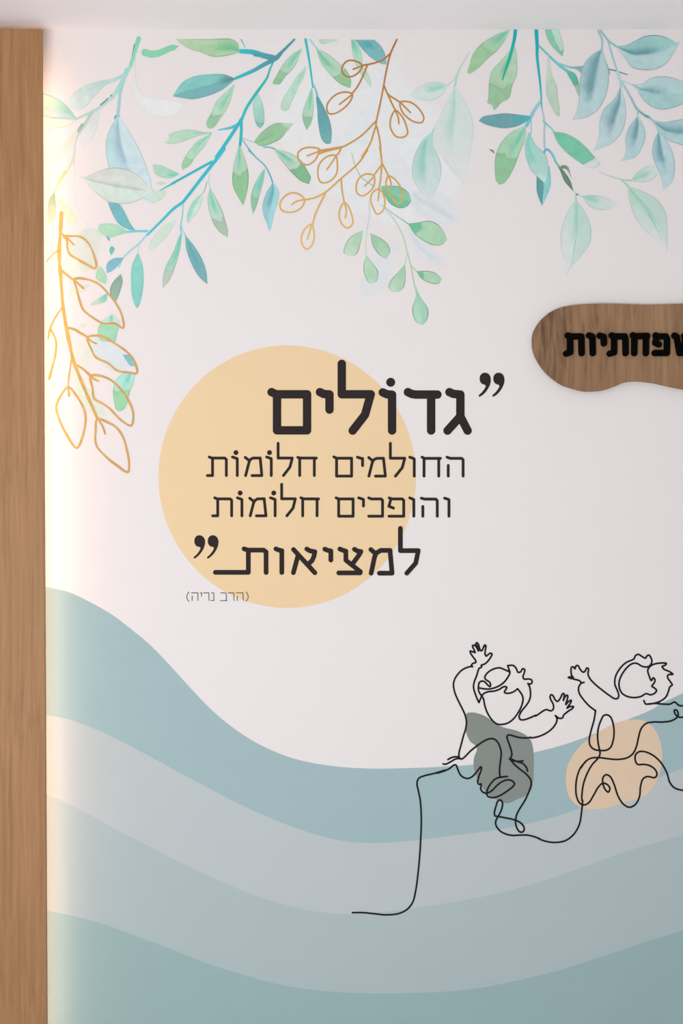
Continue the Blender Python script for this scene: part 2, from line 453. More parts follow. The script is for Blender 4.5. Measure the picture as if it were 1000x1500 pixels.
head = [
    ln('k1', '408 660 425 620 440 590 460 570 500 555 560 548 610 530 645 508 670 505 680 515 665 540 657 560 675 570 715 567 755 550 785 525'),
    ln('k1', '785 525 800 545 825 580 838 620 825 690 790 760 740 825 690 860 630 875 580 868 535 830 490 760 465 690 450 620 425 585 405 545 403 500 412 465 440 450 465 460 495 490 515 505 522 485 510 460 480 440 465 420 475 390 510 355 560 330 610 322 660 340 704 360'),
    ln('k1', '412 518 460 527 520 527 590 505 650 465 695 405 710 370 700 335 688 300'),
    ln('k1', '688 300 740 298 770 325 790 365 815 360 835 330 855 340 850 370 838 410 850 432 890 430 922 440 925 470 905 480 885 475'),
    ln('k1', '885 475 900 500 910 550 910 600 895 650 860 700 820 750 800 800 810 825 840 830 900 812 960 785'),
    ln('k2', '425 392 440 385 530 330 575 342 600 325 600 280 580 240 568 205 580 183 598 195 620 235 640 250 665 225 695 172 708 180 698 240 715 205 735 188 742 203 722 280 750 250 775 238 772 258 735 315 765 300 797 300 790 315 740 350 700 385 690 410 660 415 635 400 620 388'),
]
strokes_obj('head_and_arm_line', head, MAT['line'], left_child, .0007, .55)

right_child = empty('child_line_drawing', 'black one-line drawing of a child lifting one arm, on the beige blob beside the first', 'line drawing', 895, 1260, group='line-drawn children')
rbody = [
    (smooth(np.vstack([P('k3', '850 954 880 955 940 968 1000 990'), P('k6', '720 320 745 330 780 335 820 328 850 305 870 270 880 210 882 180'),
              P('k5', '155 700 155 640 170 550 200 470 240 400 290 345 305 310 300 270 290 220 285 150 295 80 320 15'),
              P('k4', '335 562 365 555 395 575 415 630 423 700 415 770 395 825 360 850 310 853 260 845 225 815 215 770 230 690 255 600 268 520')]), 1.0), R, None),
    ln('k4', '1060 580 1000 575 960 572 930 540 928 515 945 515 960 550 945 580 900 605 830 615 750 615 690 628 650 670 628 740 610 820 580 880 530 915 450 928 370 922 300 913 230 918 185 945 145 1000'),
    ln('k5', '185 375 140 430 112 510 103 590 108 660 130 715 165 738 210 720 250 660 290 590 330 555 370 570 388 600 375 630 350 610 330 560 330 510 355 485 390 500 425 570 455 660 500 730 550 757 600 735 635 670 645 580 665 520 700 500 765 508 782 480 765 440 720 408 670 398 620 398 602 370 602 320 630 293 680 292 760 330 820 390 865 470 890 550 930 595 1000 615 1090 612'),
]
strokes_obj('body_line', rbody, MAT['line'], right_child, .0007, .55)
rhead = [
    ln('k4', '268 520 220 485 165 425 130 370 128 320 150 290 172 283'),
    ln('k4', '150 290 135 270 95 258 40 242 62 237 82 242 75 235 65 215 68 155 85 155 95 170 105 145 120 142 140 175 165 198 180 190 195 163 208 168 205 215 220 250 260 295 320 345 380 390 430 420 455 415 462 390 450 350 430 300 435 235 470 170 520 120 590 85 600 62 625 48 650 62 685 80 700 60 715 55 735 85 738 115 720 145 690 155 650 145 615 125 580 125 540 150 490 215 465 280 468 330 490 375 540 403 600 410 650 400 690 378 730 387 765 372 778 350 760 330 740 315 760 285 765 260 750 245 735 268 715 225 705 180 730 145 780 125 860 125 850 140 825 150 840 172 890 195 915 215 875 220 870 240 895 280 910 305 890 320 880 350 860 400 820 435 770 455 710 465 685 462 672 435'),
    ln('k4', '690 466 760 460 840 465 890 465 930 448 965 475 1000 478 1080 440'),
]
strokes_obj('head_and_arm_line', rhead, MAT['line'], right_child, .0007, .55)

# ------------------------------------------------------------------ the quotation
def L(tile, r, *txts, sm=()):
    k = TILES[tile][2]
    return [(smooth(P(tile, t), 1.0) if i in sm else P(tile, t), r / k, None) for i, t in enumerate(txts)]
def dot(tile, x, y, r):
    p = P(tile, f'{x} {y}'); k = TILES[tile][2]
    return (np.vstack([p, p + .01]), r / k, None)
def letters(parent, items, mat, res, name='letter', depth=.0008):
    for it in items: strokes_obj(name, it, mat, parent, depth, res)

line1 = empty('text_line', 'large bold dark Hebrew first line of the quotation, across the disc top', 'lettering', 545, 637, group='lines of the printed quotation')
letters(line1, [
    L('P', 31, '138 322 172 338', '178 338 398 338 398 602 178 602 178 338'),
    L('P', 31, '492 322 520 336 562 339 562 450', sm=()),
    L('P', 31, '652 115 652 338 864 338 822 488 732 604'),
    L('Q', 31, '52 324 82 338 120 341 120 603') + [dot('Q', 110, 250, 33)],
    L('Q', 31, '236 322 262 335 292 340 452 340', '406 340 406 603'),
    L('Q', 31, '540 322 568 335 620 340 620 500 526 604', '620 500 673 604'),
], MAT['ink'], .55)
def marks(parent, tile, txt, dx):
    for k in (0, 1):
        p = P(tile, txt) + np.array([k * dx / TILES[tile][2], 0])
        poly_obj('quotation_mark', smooth(p, 1.0, True), MAT['ink'], parent, .0008)
marks(line1, 'Q', '761 228 766 200 782 184 803 180 825 188 838 205 843 235 838 265 822 298 798 330 770 352 758 356 754 347 775 325 795 300 805 280 800 269 785 265 769 252', 100)

line2 = empty('text_line', 'thin dark Hebrew second line, just below the bold top line', 'lettering', 490, 701, group='lines of the printed quotation')
letters(line2, [
    L('R', 10.5, '82 147 100 155 195 155 207 165 207 283', '106 155 106 283 68 283'),
    L('R', 10.5, '252 147 275 155 287 160 287 283') + [dot('R', 277, 115, 18)],
    L('R', 10.5, '345 150 375 174', '348 283 374 182 384 165 402 155 455 155 467 283 395 283'),
    L('R', 10.5, '502 147 525 155 536 160 536 283') + [dot('R', 523, 115, 18)],
    L('R', 10.5, '586 47 586 155 690 155 672 222 625 283'),
    L('R', 10.5, '730 150 750 155 866 155', '744 155 744 283', '851 155 851 283'),
    L('S', 9.6, '40 133 58 142', '58 142 158 142 158 261 58 261 58 142'),
    L('S', 9.6, '197 135 218 142 231 144 231 191'),
    L('S', 9.6, '272 137 298 160', '273 261 296 170 306 152 324 143 370 142 383 261 317 261'),
    L('S', 9.6, '416 43 416 142 512 142 495 205 450 261'),
    L('S', 9.6, '545 135 565 142 575 147 575 261'),
    L('S', 9.6, '627 135 642 143 749 143', '640 143 640 261', '738 143 738 261'),
    L('S', 9.6, '793 135 815 143 890 143 900 152 900 261', '801 190 801 261'),
], MAT['ink'], .5)

line3 = empty('text_line', 'thin dark Hebrew third line, between the other thin line and the bold bottom line', 'lettering', 485, 760, group='lines of the printed quotation')
letters(line3, [
    L('R', 10.5, '122 446 140 454 235 454 246 464 246 578', '144 454 144 578 107 578'),
    L('R', 10.5, '288 446 310 454 321 459 321 578') + [dot('R', 308, 411, 18)],
    L('R', 10.5, '378 449 408 473', '382 578 406 484 416 466 434 454 484 453 497 578 427 578'),
    L('R', 10.5, '530 446 553 454 564 459 564 578') + [dot('R', 554, 411, 18)],
    L('R', 10.5, '612 347 612 453 712 453 695 522 650 578'),
    L('R', 10.5, '753 446 772 454 882 454', '766 454 766 578', '871 454 871 578'),
    L('S', 9.6, '55 406 72 413', '72 413 168 413 168 528 72 528 72 413'),
    L('S', 9.6, '205 406 228 413 237 417 237 460'),
    L('S', 9.6, '272 406 290 413 355 413 364 422 364 528 272 528'),
    L('S', 9.6, '408 406 425 413 495 413 505 422 505 528 407 528', '420 413 406 462 437 474'),
    L('S', 9.6, '545 406 562 413 572 418 572 528'),
    L('S', 9.6, '622 408 645 414 718 414 728 424 728 528', '632 463 632 528'),
    L('S', 9.6, '777 408 797 414 806 419 806 528'),
], MAT['ink'], .5)

line4 = empty('text_line', 'bold dark Hebrew last line with a long underscore, over the disc bottom', 'lettering', 465, 843, group='lines of the printed quotation')
letters(line4, [
    L('U', 17.5, '487 195 515 204 630 204 648 218 648 368', '518 204 518 367 277 367'),
    L('U', 17.5, '720 195 742 204 763 208 763 368'),
    L('U', 17.5, '849 200 1005 370', '880 250 848 369', '946 196 970 210 1005 216 998 250 985 280 962 302'),
    L('V', 17.5, '228 197 250 206 272 210 272 277'),
    L('V', 17.5, '338 196 362 206 382 212 382 278 488 362 486 371 330 371', '445 198 465 210 492 215 478 240 436 298'),
    L('V', 17.5, '565 200 595 226', '567 373 592 255 604 226 638 206 705 206 720 373 627 373'),
    L('V', 17.5, '781 45 781 208 912 208 893 300 828 373'),
], MAT['ink'], .5)
marks(line4, 'U', '123 140 129 112 147 97 169 96 189 108 201 133 200 163 188 198 165 232 135 260 121 266 117 259 140 235 160 208 168 189 160 180 145 178 129 163', 98)

credit = empty('text_line', 'tiny thin grey Hebrew credit in brackets, under the disc edge', 'lettering', 318, 881, group='lines of the printed quotation')
letters(credit, [
    L('W', 5.2, '105 110 84 145 78 175 86 208 105 235', sm=(0,)),
    L('W', 5.2, '140 122 224 122 228 225', '148 162 148 225'),
    L('W', 5.2, '258 122 276 124 274 170'),
    L('W', 5.2, '300 122 370 122 374 225'),
    L('W', 5.2, '405 122 436 124 438 223 397 226'),
    L('W', 5.2, '530 122 594 124 604 138 604 223', '525 226 612 226'),
    L('W', 5.2, '630 122 703 122 706 225'),
    L('W', 5.2, '735 122 825 122 829 225', '748 163 748 225'),
    L('W', 5.2, '868 110 888 145 894 175 886 208 866 235', sm=(0,)),
], MAT['small'], .32)

# ------------------------------------------------------------------ wooden sign with raised black letters
SIGN_T0, SIGN_T = 0.004, 0.016
sx_, sy_, sz_ = at_depth(1010, 573, SIGN_T0)
sign = bpy.data.objects.new('wooden_sign', None); COL.objects.link(sign)
sign.location = (sx_, -SIGN_T0, sz_)
prop(sign, 'brown pebble-shaped oak sign with raised black Hebrew letters, mounted on the wall', 'sign')
out = smooth(P('O', '80 330 85 285 105 240 140 195 190 155 250 128 330 112 420 105 520 102 620 104 700 107 780 109 870 107 1000 103 1150 100 1320 106 1480 128 1600 170 1690 240 1730 330 1722 420 1670 510 1580 570 1450 612 1300 632 1150 636 1000 625 920 610 830 590 760 580 700 577 640 585 590 605 520 630 460 638 390 637 320 620 260 598 200 558 150 510 110 450 85 390'), 2.5, True)
bm = bmesh.new()
fd = SIGN_T0 + SIGN_T
fr = [bm.verts.new(Vector(at_depth(x, y, fd)) - sign.location) for x, y in out]
bk = [bm.verts.new((a.co.x, 0, a.co.z)) for a in fr]
bm.faces.new(fr); bm.faces.new(bk[::-1])
for i in range(len(fr)): bm.faces.new((fr[i], bk[i], bk[(i + 1) % len(fr)], fr[(i + 1) % len(fr)]))
bmesh.ops.recalc_face_normals(bm, faces=bm.faces)
fe = [e for e in bm.edges if e.verts[0] in fr and e.verts[1] in fr]
bmesh.ops.bevel(bm, geom=fe, offset=.0012, segments=2, affect='EDGES', profile=.5)
me = bpy.data.meshes.new('board'); bm.to_mesh(me); bm.free(); me.materials.append(MAT['sign'])
b_ = bpy.data.objects.new('board', me); COL.objects.link(b_); b_.parent = sign
# spacer studs between board and wall
for px, py in ((870, 545), (1120, 545)):
    x, y, z = at_depth(px, py, .004); bm = bmesh.new()
    bmesh.ops.create_cone(bm, cap_ends=True, segments=16, radius1=.008, radius2=.008, depth=.0038)
    for q in bm.verts: q.co = Vector((q.co.x + x, q.co.z - .0021, q.co.y + z)) - sign.location
    me = bpy.data.meshes.new('spacer'); bm.to_mesh(me); bm.free(); me.materials.append(MAT['black'])
    o = bpy.data.objects.new('spacer', me); COL.objects.link(o); o.parent = sign
SL = [
    L('O', 19.5, '297 297 312 303 380 303 382 405', '312 303 311 400 288 408'),
    L('O', 19.5, '427 297 448 305 450 405'),
    L('O', 19.5, '492 298 516 306 518 345'),
    L('O', 19.5, '565 297 580 303 645 303 649 320 650 405', '580 303 580 400 554 408'),
    L('O', 19.5, '694 296 706 302 782 300', '704 302 703 405', '775 302 774 405'),
    L('O', 19.5, '833 297 845 303 895 303 903 318 902 404 828 404', '840 303 832 342 853 352'),
    L('O', 19.5, '948 298 962 306 980 404 1050 404 1066 380 1076 300', '1008 300 1014 310 1012 352 985 380'),
    L('O', 19.5, '1125 298 1150 330', '1120 405 1142 335 1158 312 1180 303 1225 303 1240 325 1242 404 1185 404'),
]
for it in SL:
    Dm, Cm, lo = stroke_field(it, .5)
    V, F, _ = field_cells(Dm, Cm, lo, .5, False)
    bm = bmesh.new()
    bv = [bm.verts.new(Vector(at_depth(x, y, fd + .006)) - sign.location) for x, y in V]
    fs = [bm.faces.new([bv[i] for i in q]) for q in F]
    r = bmesh.ops.extrude_face_region(bm, geom=fs)
    for q in r['geom']:
        if isinstance(q, bmesh.types.BMVert): q.co.y += .006
    bmesh.ops.recalc_face_normals(bm, faces=bm.faces)
    me = bpy.data.meshes.new('letter'); bm.to_mesh(me); bm.free(); me.materials.append(MAT['black'])
    o = bpy.data.objects.new('letter', me); COL.objects.link(o); o.parent = sign

# ------------------------------------------------------------------ watercolour foliage
class Branch:
    def __init__(self, name, label, x, y, depth, cat='wall print', group='watercolour foliage on the wall', sat=.93):
        self.sat = sat
        self.e = empty(name, label, cat, x, y, 0, group); self.d = depth; self.n = 0; self.stems = []
    def stem(self, tile, txt, r, c0, c1=None, r1=None):
        self.stems.append(st(tile, txt, r, c0, c1, True, r1))
    def finish(self, res=.6, name='stem'):
        if self.stems: strokes_obj(name, self.stems, MAT['water'], self.e, self.d + .0001, res, True)
    def leaf(self, tile, left, right, c0, c1=None, tip=None, tt=.55, streak=None, edge=.12, a=.92, a1=None, tile2=None, name='leaf', side=None, soft=0, mottle=1.0, ground=None):
        """left / right: the two sides from base to tip; c0 -> c1 along it; tip colour beyond tt;
        streak = (colour, t0, t1, half width, place across); side = colour of the right half"""
        lp = smooth(P(tile, left)); rp = smooth(P(tile2 or tile, right))
        ln_ = max(np.hypot(*np.diff(lp, axis=0).T).sum(), np.hypot(*np.diff(rp, axis=0).T).sum())
        nt_ = int(np.clip(ln_ / 1.3, 14, 90))
        lp = resample(lp, nt_ + 1); rp = resample(rp, nt_ + 1)
        wmax = np.hypot(*(lp - rp).T).max()
        ns = int(np.clip(wmax / 1.1, 8, 40))
        ew = float(np.clip(1.7 / (max(wmax, 2) / 2), .05, .45))
        inner = np.linspace(-(1 - ew), 1 - ew, ns - 3)
        s = np.r_[-1, -(1 - .55 * ew), inner, 1 - .55 * ew, 1]
        T, Sx = np.meshgrid(np.linspace(0, 1, nt_ + 1), s, indexing='ij')
        X = lp[:, None, :] * (1 - (Sx[..., None] + 1) / 2) + rp[:, None, :] * (Sx[..., None] + 1) / 2
        x, y = X[..., 0], X[..., 1]
        n1 = vnoise(x, y, 9) - .5; n2 = vnoise(x + 300, y + 90, 4.5) - .5; n3 = vnoise(x + 70, y, 22) - .5
        a0c = lin(c0); a1c = lin(c0 if c1 is None else c1)
        k = np.clip(T + .3 * n3, 0, 1)[..., None]
        col = a0c + (a1c - a0c) * k
        if side is not None:
            w = sstep(-.05, .12, Sx + .15 * n1)[..., None]; col = col + (lin(side) - col) * w
        if tip is not None:
            b = T + .10 * n1 + .05 * n2 - .05 * (1 - Sx ** 2)
            w = sstep(tt - .015, tt + .02, b)[..., None]
            col = col + (lin(tip) - col) * w
            rim = np.exp(-((b - tt - .02) / .018) ** 2)[..., None]
            col = col * (1 - .10 * rim)
        if streak is not None:
            sc, t0, t1, hw, s0 = streak
            dx = Sx - s0 + .02 * n1
            w = np.exp(-(dx / np.where(dx < 0, hw * 2.4, hw * .8)) ** 2) * sstep(t0 - .06, t0 + .04, T) * .88 * (1 - sstep(t1 - .22, t1 + .06, T + .06 * n2))
            col = col + (lin(sc) - col) * np.clip(w, 0, 1)[..., None]
        col = col * (1 + mottle * (.12 * n1 + .06 * n2))[..., None]
        e = np.maximum(np.clip((np.abs(Sx) - (1 - ew)) / (.45 * ew), 0, 1), sstep(.965, 1, T))[..., None]
        col = col * (1 - np.clip(1.9 * edge * e * (1 + 1.0 * n1[..., None]), 0, .6))
        g_ = col.mean(-1, keepdims=True); col = g_ + (col - g_) * self.sat
        al = a + ((a if a1 is None else a1) - a) * T + mottle * (1 - a) * .4 * n1
        al = np.where(np.abs(Sx) > .98, al * .85, al)
        if soft:
            al = al * sstep(0, soft, 1 - np.abs(Sx)) * sstep(0, soft, T) * sstep(0, soft, 1 - T)
        al = np.clip(al, 0, 1)[..., None]
        col = al * col * 1.03 + (1 - al) * lin(WALL_C if ground is None else ground)
        C = np.concatenate([np.clip(col, 0, 1), np.ones_like(al)], -1).reshape(-1, 4)
        dep = self.d + .0001 + .000006 * (self.n + 1); self.n += 1
        W = np.c_[wx(x.ravel()), np.full(x.size, -dep), wz(y.ravel())]
        # collapse the shared end points
        remap = np.arange(W.shape[0]); m = ns + 1
        for r in (0, nt_):
            if np.hypot(*(lp[r] - rp[r])) < .35: remap[r * m:(r + 1) * m] = r * m
        F = []
        for i in range(nt_):
            for j in range(ns):
                q = [remap[i * m + j], remap[(i + 1) * m + j], remap[(i + 1) * m + j + 1], remap[i * m + j + 1]]
                u = []
                for z in q:
                    if z not in u: u.append(z)
                if len(u) > 2: F.append(u)
        used = np.unique(remap); inv = np.zeros(W.shape[0], int); inv[used] = np.arange(len(used))
        return link_mesh(name, W[used], [[inv[z] for z in q] for q in F], MAT['water'], self.e, C[used])

# --- palest washes in the middle of the canopy
wash = Branch('pale_leaf_wash', 'faintest grey-blue leaf washes hanging behind the gold berry sprig', 590, 440, .0002)
wash.leaf('p', '372 58 392 110 388 180 420 250 500 300 560 330 600 345', '585 58 610 120 660 170 692 200 690 260 660 310 600 345', (226, 230, 230), (224, 228, 230), a=.75, edge=0, soft=.22, mottle=.2)
wash.leaf('D', '300 330 210 560 120 680 20 790 -80 900 -130 1020', '310 330 330 560 290 700 240 860 120 960 -130 1020', (222, 228, 229), (218, 225, 228), a=.75, edge=.05, soft=.25, mottle=.3, ground=(228, 229, 229))
wash.leaf('D', '310 335 360 430 430 510 480 545 600 640 690 760', '310 340 280 560 330 760 400 960 560 1020 690 760', (224, 228, 228), (226, 228, 229), a=.7, edge=.04, soft=.25, mottle=.3, ground=(228, 229, 229))
wash.leaf('K', '-60 330 20 385 130 398 220 402 320 470 370 560 402 668', '-60 330 -10 440 30 540 90 600 200 650 320 664 402 668', (214, 222, 224), (216, 223, 225), a=.85, edge=.05, soft=.25, mottle=.3, streak=((198, 212, 214), .2, .9, .12, .1))
wash.leaf('K', '-40 620 30 700 120 790 230 870 292 962', '-40 620 -10 740 50 860 140 930 292 962', (210, 220, 226), (212, 221, 227), a=.7, edge=.04, soft=.25, mottle=.3, streak=((196, 210, 216), .2, .8, .15, .1))
wash.leaf('J', '500 200 440 270 330 400 240 560 225 722', '505 200 520 330 480 440 420 600 225 722', (214, 221, 224), (210, 220, 224), a=.7, a1=.6, edge=.03, soft=.25, mottle=.3)
wash.leaf('J', '330 130 220 200 130 260 60 320', '330 135 270 260 170 320 60 320', (216, 222, 226), (222, 224, 228), a=.5, edge=.03, soft=.25, mottle=.3)
wash.leaf('I', '860 -40 700 120 560 300 480 480', '870 -40 860 240 700 440 480 480', (218, 224, 228), (222, 226, 229), a=.6, edge=.04, soft=.25, mottle=.3, ground=(228, 229, 229))
wash.leaf('I', '880 0 860 120 900 300 960 420', '885 0 1000 120 1020 300 960 420', (216, 222, 226), a=.55, edge=.06, soft=.25, mottle=.3, ground=(228, 229, 229))
wash.stem('I', '860 0 865 100 860 200 850 300', .7, (205, 214, 220))
wash.finish()

# --- pale mint branch in the centre
mint = Branch('mint_branch', 'pale mint branch with broad translucent leaves, centre top, right of the gold berry sprig', 650, 300, .00035)
mint.leaf('D', '825 485 750 640 680 780 665 860 690 950 740 1000 810 1090 890 1205', '835 485 900 590 950 700 967 820 950 930 930 1050 890 1205', (196, 222, 214), (216, 222, 222), a=.85, a1=.6, edge=.07, mottle=.45, streak=((150, 212, 188), 0, .62, .13, -.08))
mint.leaf('D', '775 478 720 455 640 455 560 490 495 545', '775 480 740 540 690 575 620 588 560 580 495 545', (196, 222, 212), (212, 224, 222), a=.9, edge=.08, mottle=.45, streak=((140, 210, 184), .1, .62, .3, -.1))
mint.leaf('D', '665 815 600 870 550 950 518 1060 520 1150 560 1230 632 1312', '668 815 670 920 712 1000 732 1090 715 1190 670 1280 632 1312', (164, 214, 198), (204, 222, 218), a=.95, a1=.75, edge=.14, mottle=.45, streak=((124, 200, 180), .15, .75, .22, -.25))
mint.stem('D', '935 232 890 310 850 390 828 490', .8, (196, 218, 208), (170, 214, 196), 1.4)
mint.stem('D', '850 390 815 440 775 478', .7, (180, 214, 200))
mint.stem('D', '750 655 700 750 665 818', .9, (120, 175, 155), (140, 200, 180))
mint.stem('D', '828 490 820 620 830 760 838 850', .8, (160, 214, 194), (140, 208, 182), 1.2)
mint.stem('K', '335 0 355 90 378 205', 1.1, (150, 212, 188), (190, 218, 208), .6)
mint.stem('K', '215 110 270 190 330 270 400 350', .6, (192, 212, 206), (205, 218, 214))
mint.finish()

# --- small round-leafed green sprig
rnd = Branch('round_leafed_sprig', 'small green sprig with rounded teardrop leaves hanging lowest in the centre', 600, 475, .00045)
rnd.stem('I', '575 25 600 110 640 190 700 240 742 266', .9, (176, 214, 176), (160, 190, 170), .8)
rnd.stem('J', '300 -20 304 80 288 180 278 280 280 372', .9, (200, 214, 208), (205, 220, 205), .8)
rnd.stem('J', '390 0 420 30 500 130 550 230 580 340 605 440 635 595', .9, (196, 216, 204), (160, 205, 170), .9)
rnd.stem('J', '400 5 500 80 560 120 590 140', .8, (190, 214, 200), (130, 190, 155))
rnd.stem('J', '582 345 575 390 562 440', .7, (185, 216, 190))
rnd.stem('J', '600 430 625 465 655 490', .7, (170, 205, 175))
rl = dict(edge=.24, a=.97)
rnd.leaf('J', '255 190 180 225 128 290 118 355 150 370', '258 190 240 280 215 355 190 370 150 370', (170, 212, 176), (192, 218, 192), streak=((110, 160, 130), 0, .1, .8, 0), **rl)
rnd.leaf('J', '312 210 325 290 370 360 430 397', '315 210 380 240 440 290 457 345 440 375 430 397', (150, 202, 162), (172, 210, 176), streak=((110, 160, 130), 0, .1, .8, 0), **rl)
rnd.leaf('J', '280 372 262 440 265 500 298 570 325 578', '284 372 330 430 368 490 357 560 325 578', (178, 214, 182), (176, 213, 184), **rl)
rnd.leaf('J', '560 440 500 510 455 560 445 610 470 637', '565 440 569 540 552 610 515 635 470 637', (160, 205, 170), (182, 214, 184), streak=((110, 160, 130), 0, .1, .8, 0), **rl)
rnd.leaf('J', '585 138 660 130 740 117 800 140 850 200 873 255', '588 142 640 220 710 270 780 298 840 290 873 255', (84, 184, 144), (168, 212, 172), tip=(166, 210, 172), tt=.27, **rl)
rnd.leaf('J', '650 488 720 484 780 495 835 540', '650 492 690 545 740 572 810 578 835 540', (82, 180, 140), (165, 212, 172), tip=(168, 210, 174), tt=.24, **rl)
rnd.leaf('J', '632 590 645 660 618 770 640 850 688 882', '640 590 680 680 735 770 722 850 688 882', (150, 205, 172), (176, 216, 190), side=(160, 208, 182), **rl)
rnd.leaf('I', '783 265 850 260 930 268 990 310 1012 370', '788 268 820 340 860 395 930 425 985 408 1012 370', (120, 196, 158), (138, 204, 170), side=(110, 192, 152), **rl)
rnd.finish()

# --- big teal branch, centre left
G1 = (170, 213, 182); GT = (138, 192, 148); TE = (60, 186, 196); SL = (88, 152, 164)
main = Branch('teal_branch', 'large bright teal branch with green and slate leaves sweeping down leftward from top centre', 330, 600, .0006)
main.stem('C', '405 140 330 215 265 275', 1.5, (70, 160, 175), SL, 2.6)
main.stem('C', '330 212 265 285 215 265 120 245', 1.8, SL, (80, 160, 172), 3.8)
main.stem('B', '1000 275 920 255 850 232 760 226', 4.4, SL, (56, 190, 200), 3.2)
main.stem('C', '250 290 180 325 120 360 60 388 -25 424', 3.4, SL, (60, 192, 200), 2.2)
main.stem('C', '248 310 225 360 205 420 150 500', 1.2, (60, 180, 190), (50, 186, 180), 2.0)
main.stem('C', '150 500 100 570 50 650 15 740', 2.2, (54, 186, 176), (60, 190, 204), 2.0)
main.stem('C', '15 740 17 800 12 870 5 930', 2.2, TE, (50, 186, 180), 2.0)
main.stem('B', '770 720 720 800 640 920 585 1000', 2.4, (60, 182, 196), (60, 188, 198), 2.6)
main.stem('H', '490 -10 440 60 385 130 330 200 260 290 190 380', 2.6, (60, 190, 204), (60, 188, 200), 2.2)
main.stem('H', '190 380 120 430 50 500 0 550 -70 620', 2.2, (70, 188, 198), (76, 196, 208), 1.6)
main.stem('G', '790 600 720 680 650 740 600 790 570 860', 1.2, (150, 214, 224), (160, 210, 214), 1.0)
main.stem('H', '400 85 300 140 200 195 110 245', 1.9, TE, (70, 180, 196), 1.7)
main.stem('H', '130 238 70 268 12 302', 1.7, (70, 200, 170), (60, 190, 196), .5)
main.stem('G', '775 592 690 594 630 600', 1.8, (130, 206, 222), (120, 206, 216), 1.5)
main.stem('H', '668 0 720 50 790 115 830 190 848 245', .8, (90, 186, 196), (80, 170, 190), 1.0)
main.stem('C', '20 868 80 950 130 1010', .9, (110, 196, 204), (90, 186, 196), .9)
main.stem('C', '25 858 65 878 110 892', .7, (150, 210, 216))
main.stem('C', '180 928 230 930 290 955 330 975', .9, (80, 196, 200), (50, 186, 170), 1.0)
main.stem('H', '385 170 378 230 392 285', .5, (160, 210, 216))
main.stem('H', '365 230 352 280 340 312', .6, (150, 170, 180), (140, 190, 180))
main.stem('H', '190 385 185 480 172 560 178 620', .7, (140, 206, 214), (130, 206, 220), 1.2)
main.stem('H', '178 560 195 600 210 630', .7, (150, 210, 216))
main.stem('C', '487 140 505 240 525 370 540 490', 1.9, (56, 190, 196), (70, 190, 200), 1.2)
main.stem('C', '520 140 545 175 572 208', 1.4, (170, 218, 224), (160, 214, 214), 1.2)
main.stem('C', '545 470 565 520 575 562', 1.4, (150, 200, 215), (110, 180, 190), 1.4)
main.stem('C', '15 140 30 165 45 200', .9, (60, 190, 180), (150, 210, 210), .7)
main.stem('G', '720 680 712 720 710 770', .6, (170, 220, 220))
main.stem('B', '600 802 640 795 690 785 735 768', 1.0, (120, 200, 214), (80, 186, 204), 2.6, )
main.stem('B', '548 820 535 830', 1.0, (140, 210, 210))
# leaves, top row
main.leaf('B', '752 222 745 175 700 138 520 138 288 138', '752 232 700 250 580 268 540 262 480 235 390 210 340 180 288 138', (160, 204, 150), (176, 210, 168), streak=((84, 190, 132), 0, .45, .34, .1), edge=.2)
main.leaf('B', '722 425 640 395 520 395 420 410 340 450 295 505 264 556', '722 432 640 500 560 540 480 565 400 577 320 565 264 556', (122, 200, 194), (120, 200, 192), side=(110, 176, 178), streak=((78, 128, 138), 0, .3, .55, .0), edge=.08, a=.97)
main.leaf('B', '716 465 650 525 585 590 545 680 510 750 520 785 540 793', '718 465 690 580 660 650 610 720 570 780 540 793', (164, 214, 184), (176, 216, 186), tip=(140, 198, 154), tt=.64, streak=((120, 200, 160), .0, .6, .2, .25), edge=.06)
main.leaf('B', '548 820 480 815 400 800 300 810 235 840 238 870 203 896', '548 824 440 850 330 890 250 905 203 896', (166, 214, 184), (182, 216, 188), streak=((120, 200, 168), 0, .4, .2, .1), edge=.06)
main.leaf('B', '545 828 440 890 360 990 330 1060 336 1096', '550 832 490 930 430 1000 390 1060 336 1096', (160, 216, 190), (174, 214, 182), tip=(146, 200, 156), tt=.68, streak=((110, 204, 170), 0, .5, .25, -.1), edge=.07)
main.leaf('C', '460 205 400 240 330 310 275 400 246 463 265 470', '462 210 440 270 400 350 340 410 298 467 265 470', (168, 216, 186), (166, 212, 176), tip=(136, 192, 146), tt=.58, streak=((80, 196, 160), .0, .52, .26, .1), edge=.1)
main.leaf('C', '490 335 430 400 360 510 310 600 306 645 330 666', '492 340 480 400 430 500 390 590 358 655 330 666', (184, 220, 200), (178, 214, 192), a=.9, streak=((150, 212, 190), .1, .6, .3, .2), edge=.05)
main.leaf('C', '528 495 500 570 465 680 470 740 495 806', '536 495 547 600 542 690 527 750 495 806', (166, 214, 188), (176, 214, 186), tip=(134, 192, 146), tt=.60, streak=((90, 200, 166), 0, .55, .28, .2), edge=.1)
main.leaf('C', '562 560 572 650 580 760 605 870 640 905 672 900', '582 560 620 630 660 720 678 800 677 870 672 900', (84, 158, 168), (104, 170, 170), edge=.07, a=.97)
main.leaf('C', '562 205 600 310 670 400 740 465 815 497', '566 205 640 240 730 310 790 370 820 440 815 497', (166, 212, 180), (180, 214, 182), tip=(136, 192, 144), tt=.60, streak=((74, 194, 156), 0, .52, .24, -.1), edge=.1)
main.leaf('D', '68 140 80 230 110 340 160 420 212 488', '100 140 145 230 160 330 200 400 220 470 212 488', (150, 216, 190), (184, 216, 198), streak=((80, 200, 166), .0, .3, .35, -.1), edge=.05)
main.leaf('D', '100 142 170 230 240 290 300 320 330 322', '240 142 290 190 320 250 330 322', (108, 178, 184), (124, 184, 190), streak=((72, 164, 168), .1, .4, .4, .1), edge=.1, a=.97)
